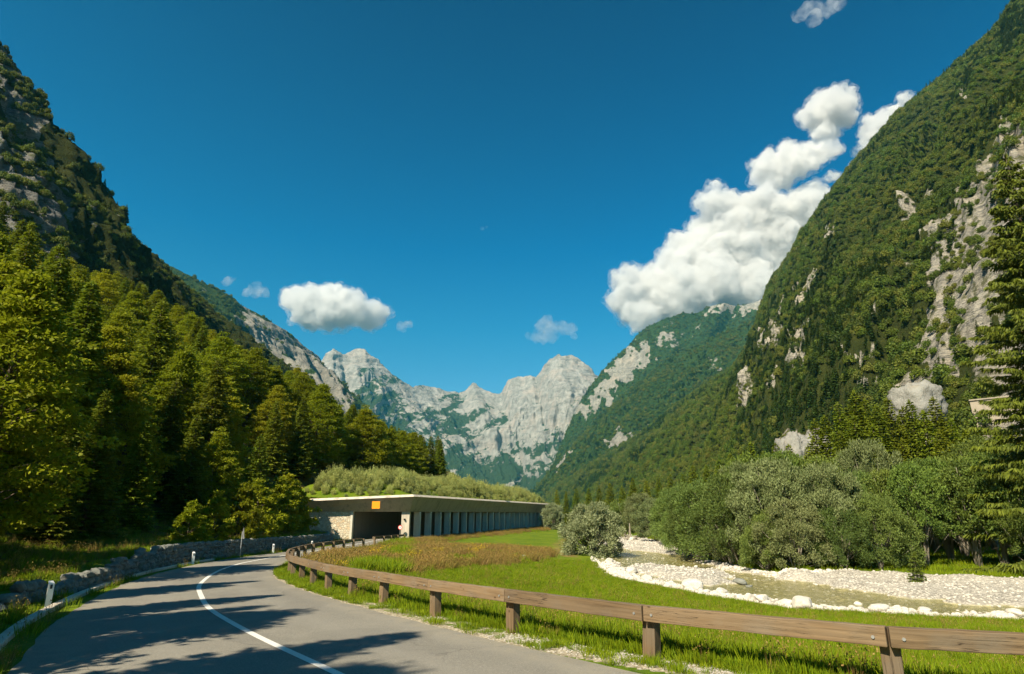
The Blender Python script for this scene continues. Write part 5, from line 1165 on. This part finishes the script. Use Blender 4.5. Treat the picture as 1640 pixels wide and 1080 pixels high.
BL = [((1108, 941), 1.3, 'broad white boulder on the near river bank left of centre'), ((1285, 972), 1.35, 'large flat white boulder at the water edge of the near bank'), ((1262, 968), .7, 'white boulder just left of the large flat one'), ((1407, 978), .9, 'white boulder lying in the grass at the near water edge'),
      ((1376, 974), .6, 'small white boulder left of the one in the grass'), ((1186, 935), .9, 'grey boulder standing in midstream'), ((1200, 941), .45, 'small white rock right of the grey midstream boulder'), ((1012, 917), 1.1, 'white boulder at the upstream bend of the near bank'), ((1036, 928), .8, 'white boulder on the near bank just below the bend'),
      ((1155, 950), .8, 'pale boulder on the near bank below the broad one'), ((1220, 962), .8, 'pale rounded boulder midway along the near bank'), ((838, 896), 1.0, 'white boulder half hidden in the dry weeds of the meadow'), ((1013, 866), 1.6, 'pale boulder beside the driftwood upstream'), ((1625, 985), .7, 'white stone at the right edge of the gravel bar'),
      ((1480, 980), .6, 'small white stone at the water edge on the right'), ((975, 900), .9, 'white rock at the corner where the meadow meets the river'), ((1062, 868), 1.3, 'pale rock on the far gravel bank upstream')]
for i, (pp, sz, lb) in enumerate(BL):
    rr = np.random.default_rng(300 + i); v = rock_shape(rr, (sz, sz * .75, sz * .5), ICO3, .3, .2); q = hit(*pp)
    o = link('boulder', mesh_np('boulder', v, [ICF3], M['wallstone' if 'grey' in lb else 'river_rock'], smooth=True)); o.location = (q[0], q[1], max(q[2], WATER_Z - .1) + sz * .10); o.rotation_euler = (0, 0, i * 1.1); tag(o, lb, 'boulder', 'boulders by the river')
# driftwood stump upstream
q = hit(1011, 866); mb = MB(); rr = np.random.default_rng(4)
for k in range(14):
    a = rr.uniform(0, 6.28); e = np.array([math.cos(a) * rr.uniform(.6, 1.7), math.sin(a) * rr.uniform(.4, 1), rr.uniform(.1, 1.0)]); mb.tube([(0, 0, .15), tuple(e * .6 + [0, 0, .1]), tuple(e)], [.14, .08, .03], 5)
mb.tube([(-.1, 0, 0), (-.15, 0, 2.6)], [.16, .08], 6)
o = mb.obj('driftwood', M['bark_pale']); o.location = tuple(q); tag(o, 'pale driftwood stump with tangled roots on the upstream gravel', 'driftwood')
# post feet: crushed stone round the near guardrail posts
pp = []
for (x, y) in gp[1:9]:
    k = 60; pp.append(np.stack([x + .1 + r.normal(size=k) * .28, y + r.normal(size=k) * .28, np.zeros(k)], -1))
pp = np.concatenate(pp); k = 2600; yv = r.uniform(6, 14, k); xv = x_rail(yv) + r.normal(size=k) * .35 - .25; pp = np.concatenate([pp, np.stack([xv, yv, 0 * xv], -1)])
pp[:, 2] = H(pp[:, 0], pp[:, 1]) + .004
scatter('verge_gravel', pp, r.uniform(.015, .055, len(pp)), r.uniform(0, 6.28, len(pp)), r.integers(0, 6, len(pp)), stones)

# ------------------------------------------------------------------ clouds: real bodies of vapour far behind the mountains
def mat_cloud(name, dens, rr_=(0.38, 0.66), fs=0.0050):
    m, n, l, p = newmat(name); b = N(m); n.remove(p)
    v = n.new('ShaderNodeVolumePrincipled'); v.inputs['Color'].default_value = (0.955, 0.96, 0.965, 1); v.inputs['Anisotropy'].default_value = 0.3
    po = b.pos(); f = b.noise(po, fs, 7, 0.66, 0.5)
    l.new(b.math('MULTIPLY', b.ramp(f, [(rr_[0], 0.0), (rr_[1], 1.0)]), dens), v.inputs['Density'])
    l.new(v.outputs[0], n['Material Output'].inputs['Volume']); return m
M['cloud'] = mat_cloud('cloud_vapour', 0.022); M['fringe'] = mat_cloud('cloud_fringe_vapour', 0.0045, (0.46, 0.60), 0.011); M['wisp'] = mat_cloud('thin_cloud_vapour', 0.0035)
def cloud(name, blobs_, label, D=9500, seed=0, mat='cloud', vox=16, squash=.8):
    r = np.random.default_rng(seed); bl = []
    for px, py, rr in blobs_:
        Dd = D * r.uniform(.97, 1.03); c = PT(px, py, Dd); R_ = rr / F_PX * Dd * 1.24
        bl.append((c, R_ * .82))
        for k in range(22):
            u_ = rnd_unit(r, 1)[0]; u_[2] = u_[2] * .8 + .12; c2 = c + u_ * R_ * r.uniform(.62, .88); r2 = R_ * r.uniform(.22, .42); bl.append((c2, r2))
            for q in range(5):
                u2 = unit(rnd_unit(r, 1)[0] + u_ * .5); bl.append((c2 + u2 * r2 * .85, r2 * r.uniform(.25, .5)))
    Vs, Fs, n0 = [], [], 0
    for c, R_ in bl: Vs.append(ICO2 * R_ * [1, 1, squash] + c); Fs.append(ICF2 + n0); n0 += len(ICO2)
    o = link(name, mesh_np(name, np.concatenate(Vs), [np.concatenate(Fs)], M[mat]))
    m = o.modifiers.new('remesh', 'REMESH'); m.mode = 'VOXEL'; m.voxel_size = vox; m.adaptivity = 0
    tx = bpy.data.textures.new(name, 'CLOUDS'); tx.noise_scale = 150; tx.noise_depth = 6
    dm = o.modifiers.new('displace', 'DISPLACE'); dm.texture = tx; dm.strength = 120; dm.mid_level = .5; dm.texture_coords = 'GLOBAL'
    t2 = bpy.data.textures.new(name, 'CLOUDS'); t2.noise_scale = 70; t2.noise_depth = 4
    d2 = o.modifiers.new('displace_fine', 'DISPLACE'); d2.texture = t2; d2.strength = 40; d2.mid_level = .5; d2.texture_coords = 'GLOBAL'
    m3 = o.modifiers.new('remesh_again', 'REMESH'); m3.mode = 'VOXEL'; m3.voxel_size = vox
    hv, hf, k0 = [], [], 0
    for c, R_ in bl:
        if R_ > 40: hv.append(ICO2 * (R_ * 1.12 + 45) * [1, 1, squash] + c); hf.append(ICF2 + k0); k0 += len(ICO2)
    if hv and mat != 'wisp':
        h_ = link('fringe', mesh_np('fringe', np.concatenate(hv), [np.concatenate(hf)], M['fringe']), o)
        q1 = h_.modifiers.new('remesh', 'REMESH'); q1.mode = 'VOXEL'; q1.voxel_size = vox * 1.4
        q2 = h_.modifiers.new('displace', 'DISPLACE'); q2.texture = tx; q2.strength = 200; q2.mid_level = .5; q2.texture_coords = 'GLOBAL'
        q3 = h_.modifiers.new('remesh_again', 'REMESH'); q3.mode = 'VOXEL'; q3.voxel_size = vox * 1.4
    tag(o, label, 'cloud', 'clouds'); return o
cloud('cloud', [(1010, 485, 30), (1003, 448, 20), (1050, 462, 42), (1095, 430, 48), (1140, 395, 52), (1145, 325, 26), (1165, 350, 34), (1190, 400, 58), (1215, 345, 40), (1250, 390, 60), (1290, 350, 50), (1305, 320, 28), (1340, 400, 60), (1230, 430, 50), (1130, 455, 46), (1075, 492, 36), (1030, 508, 26), (1180, 470, 36), (1350, 470, 60), (1280, 440, 60), (1210, 470, 44), (1100, 475, 44), (1300, 480, 50)], 'huge heaped white cloud rising behind the right mountainside', seed=1)
cloud('cloud', [(1245, 278, 34), (1275, 262, 30), (1225, 268, 16), (1300, 248, 22), (1330, 240, 18), (1262, 245, 16)], 'white cloud just above the huge one', seed=2, vox=20)
cloud('cloud', [(1325, 182, 36), (1300, 188, 20), (1345, 160, 20), (1322, 212, 20), (1352, 190, 16)], 'topmost rounded white cloud puff above the right mountainside', seed=3, vox=20)
cloud('cloud', [(1400, 205, 22), (1425, 185, 16), (1385, 245, 14), (1450, 160, 12), (1372, 268, 10), (1420, 220, 30), (1332, 284, 10)], 'white cloud peeking out along the crest of the right mountainside', seed=4, vox=20, D=10500)
cloud('cloud', [(475, 480, 22), (495, 500, 30), (530, 495, 36), (565, 500, 32), (592, 510, 24), (535, 470, 16), (560, 476, 16), (500, 475, 20), (470, 470, 14)], 'flat white cloud above the jagged peaks on the left', seed=5, vox=20, squash=.7)
cloud('cloud', [(408, 466, 13), (422, 470, 10), (396, 470, 8), (365, 452, 8), (372, 448, 6)], 'small ragged cloud beside the left hill crest', seed=6, vox=16, mat='wisp')
cloud('cloud', [(645, 523, 8), (655, 522, 6)], 'tiny cloud shred right of the flat white cloud', seed=7, vox=14, mat='wisp')
cloud('cloud', [(872, 525, 16), (893, 527, 15), (912, 526, 11), (860, 540, 13), (880, 540, 12), (918, 538, 7)], 'small wispy cloud above the domed rock peak', seed=8, vox=16, mat='wisp')
cloud('cloud', [(1285, 22, 15), (1305, 32, 15), (1325, 14, 16), (1345, 8, 10), (1300, 12, 14)], 'wispy cloud at the top edge of the sky', seed=9, vox=18, mat='wisp')
cloud('cloud', [(773, 366, 3), (779, 364, 2.5)], 'tiny faint cloud speck in the middle of the sky', seed=10, vox=9, mat='wisp')

# ------------------------------------------------------------------ haze
hb = MB(); hb.box((0, 0, 850), (15000, 15000, 1900)); 
m, n, l, p = newmat('haze'); n.remove(p); v = n.new('ShaderNodeVolumePrincipled'); v.inputs['Color'].default_value = (0.07, 0.50, 0.72, 1)
v.inputs['Density'].default_value = 6.0e-5; v.inputs['Anisotropy'].default_value = 0.2; l.new(v.outputs[0], n['Material Output'].inputs['Volume'])
tag(hb.obj('haze', m), kind='stuff')
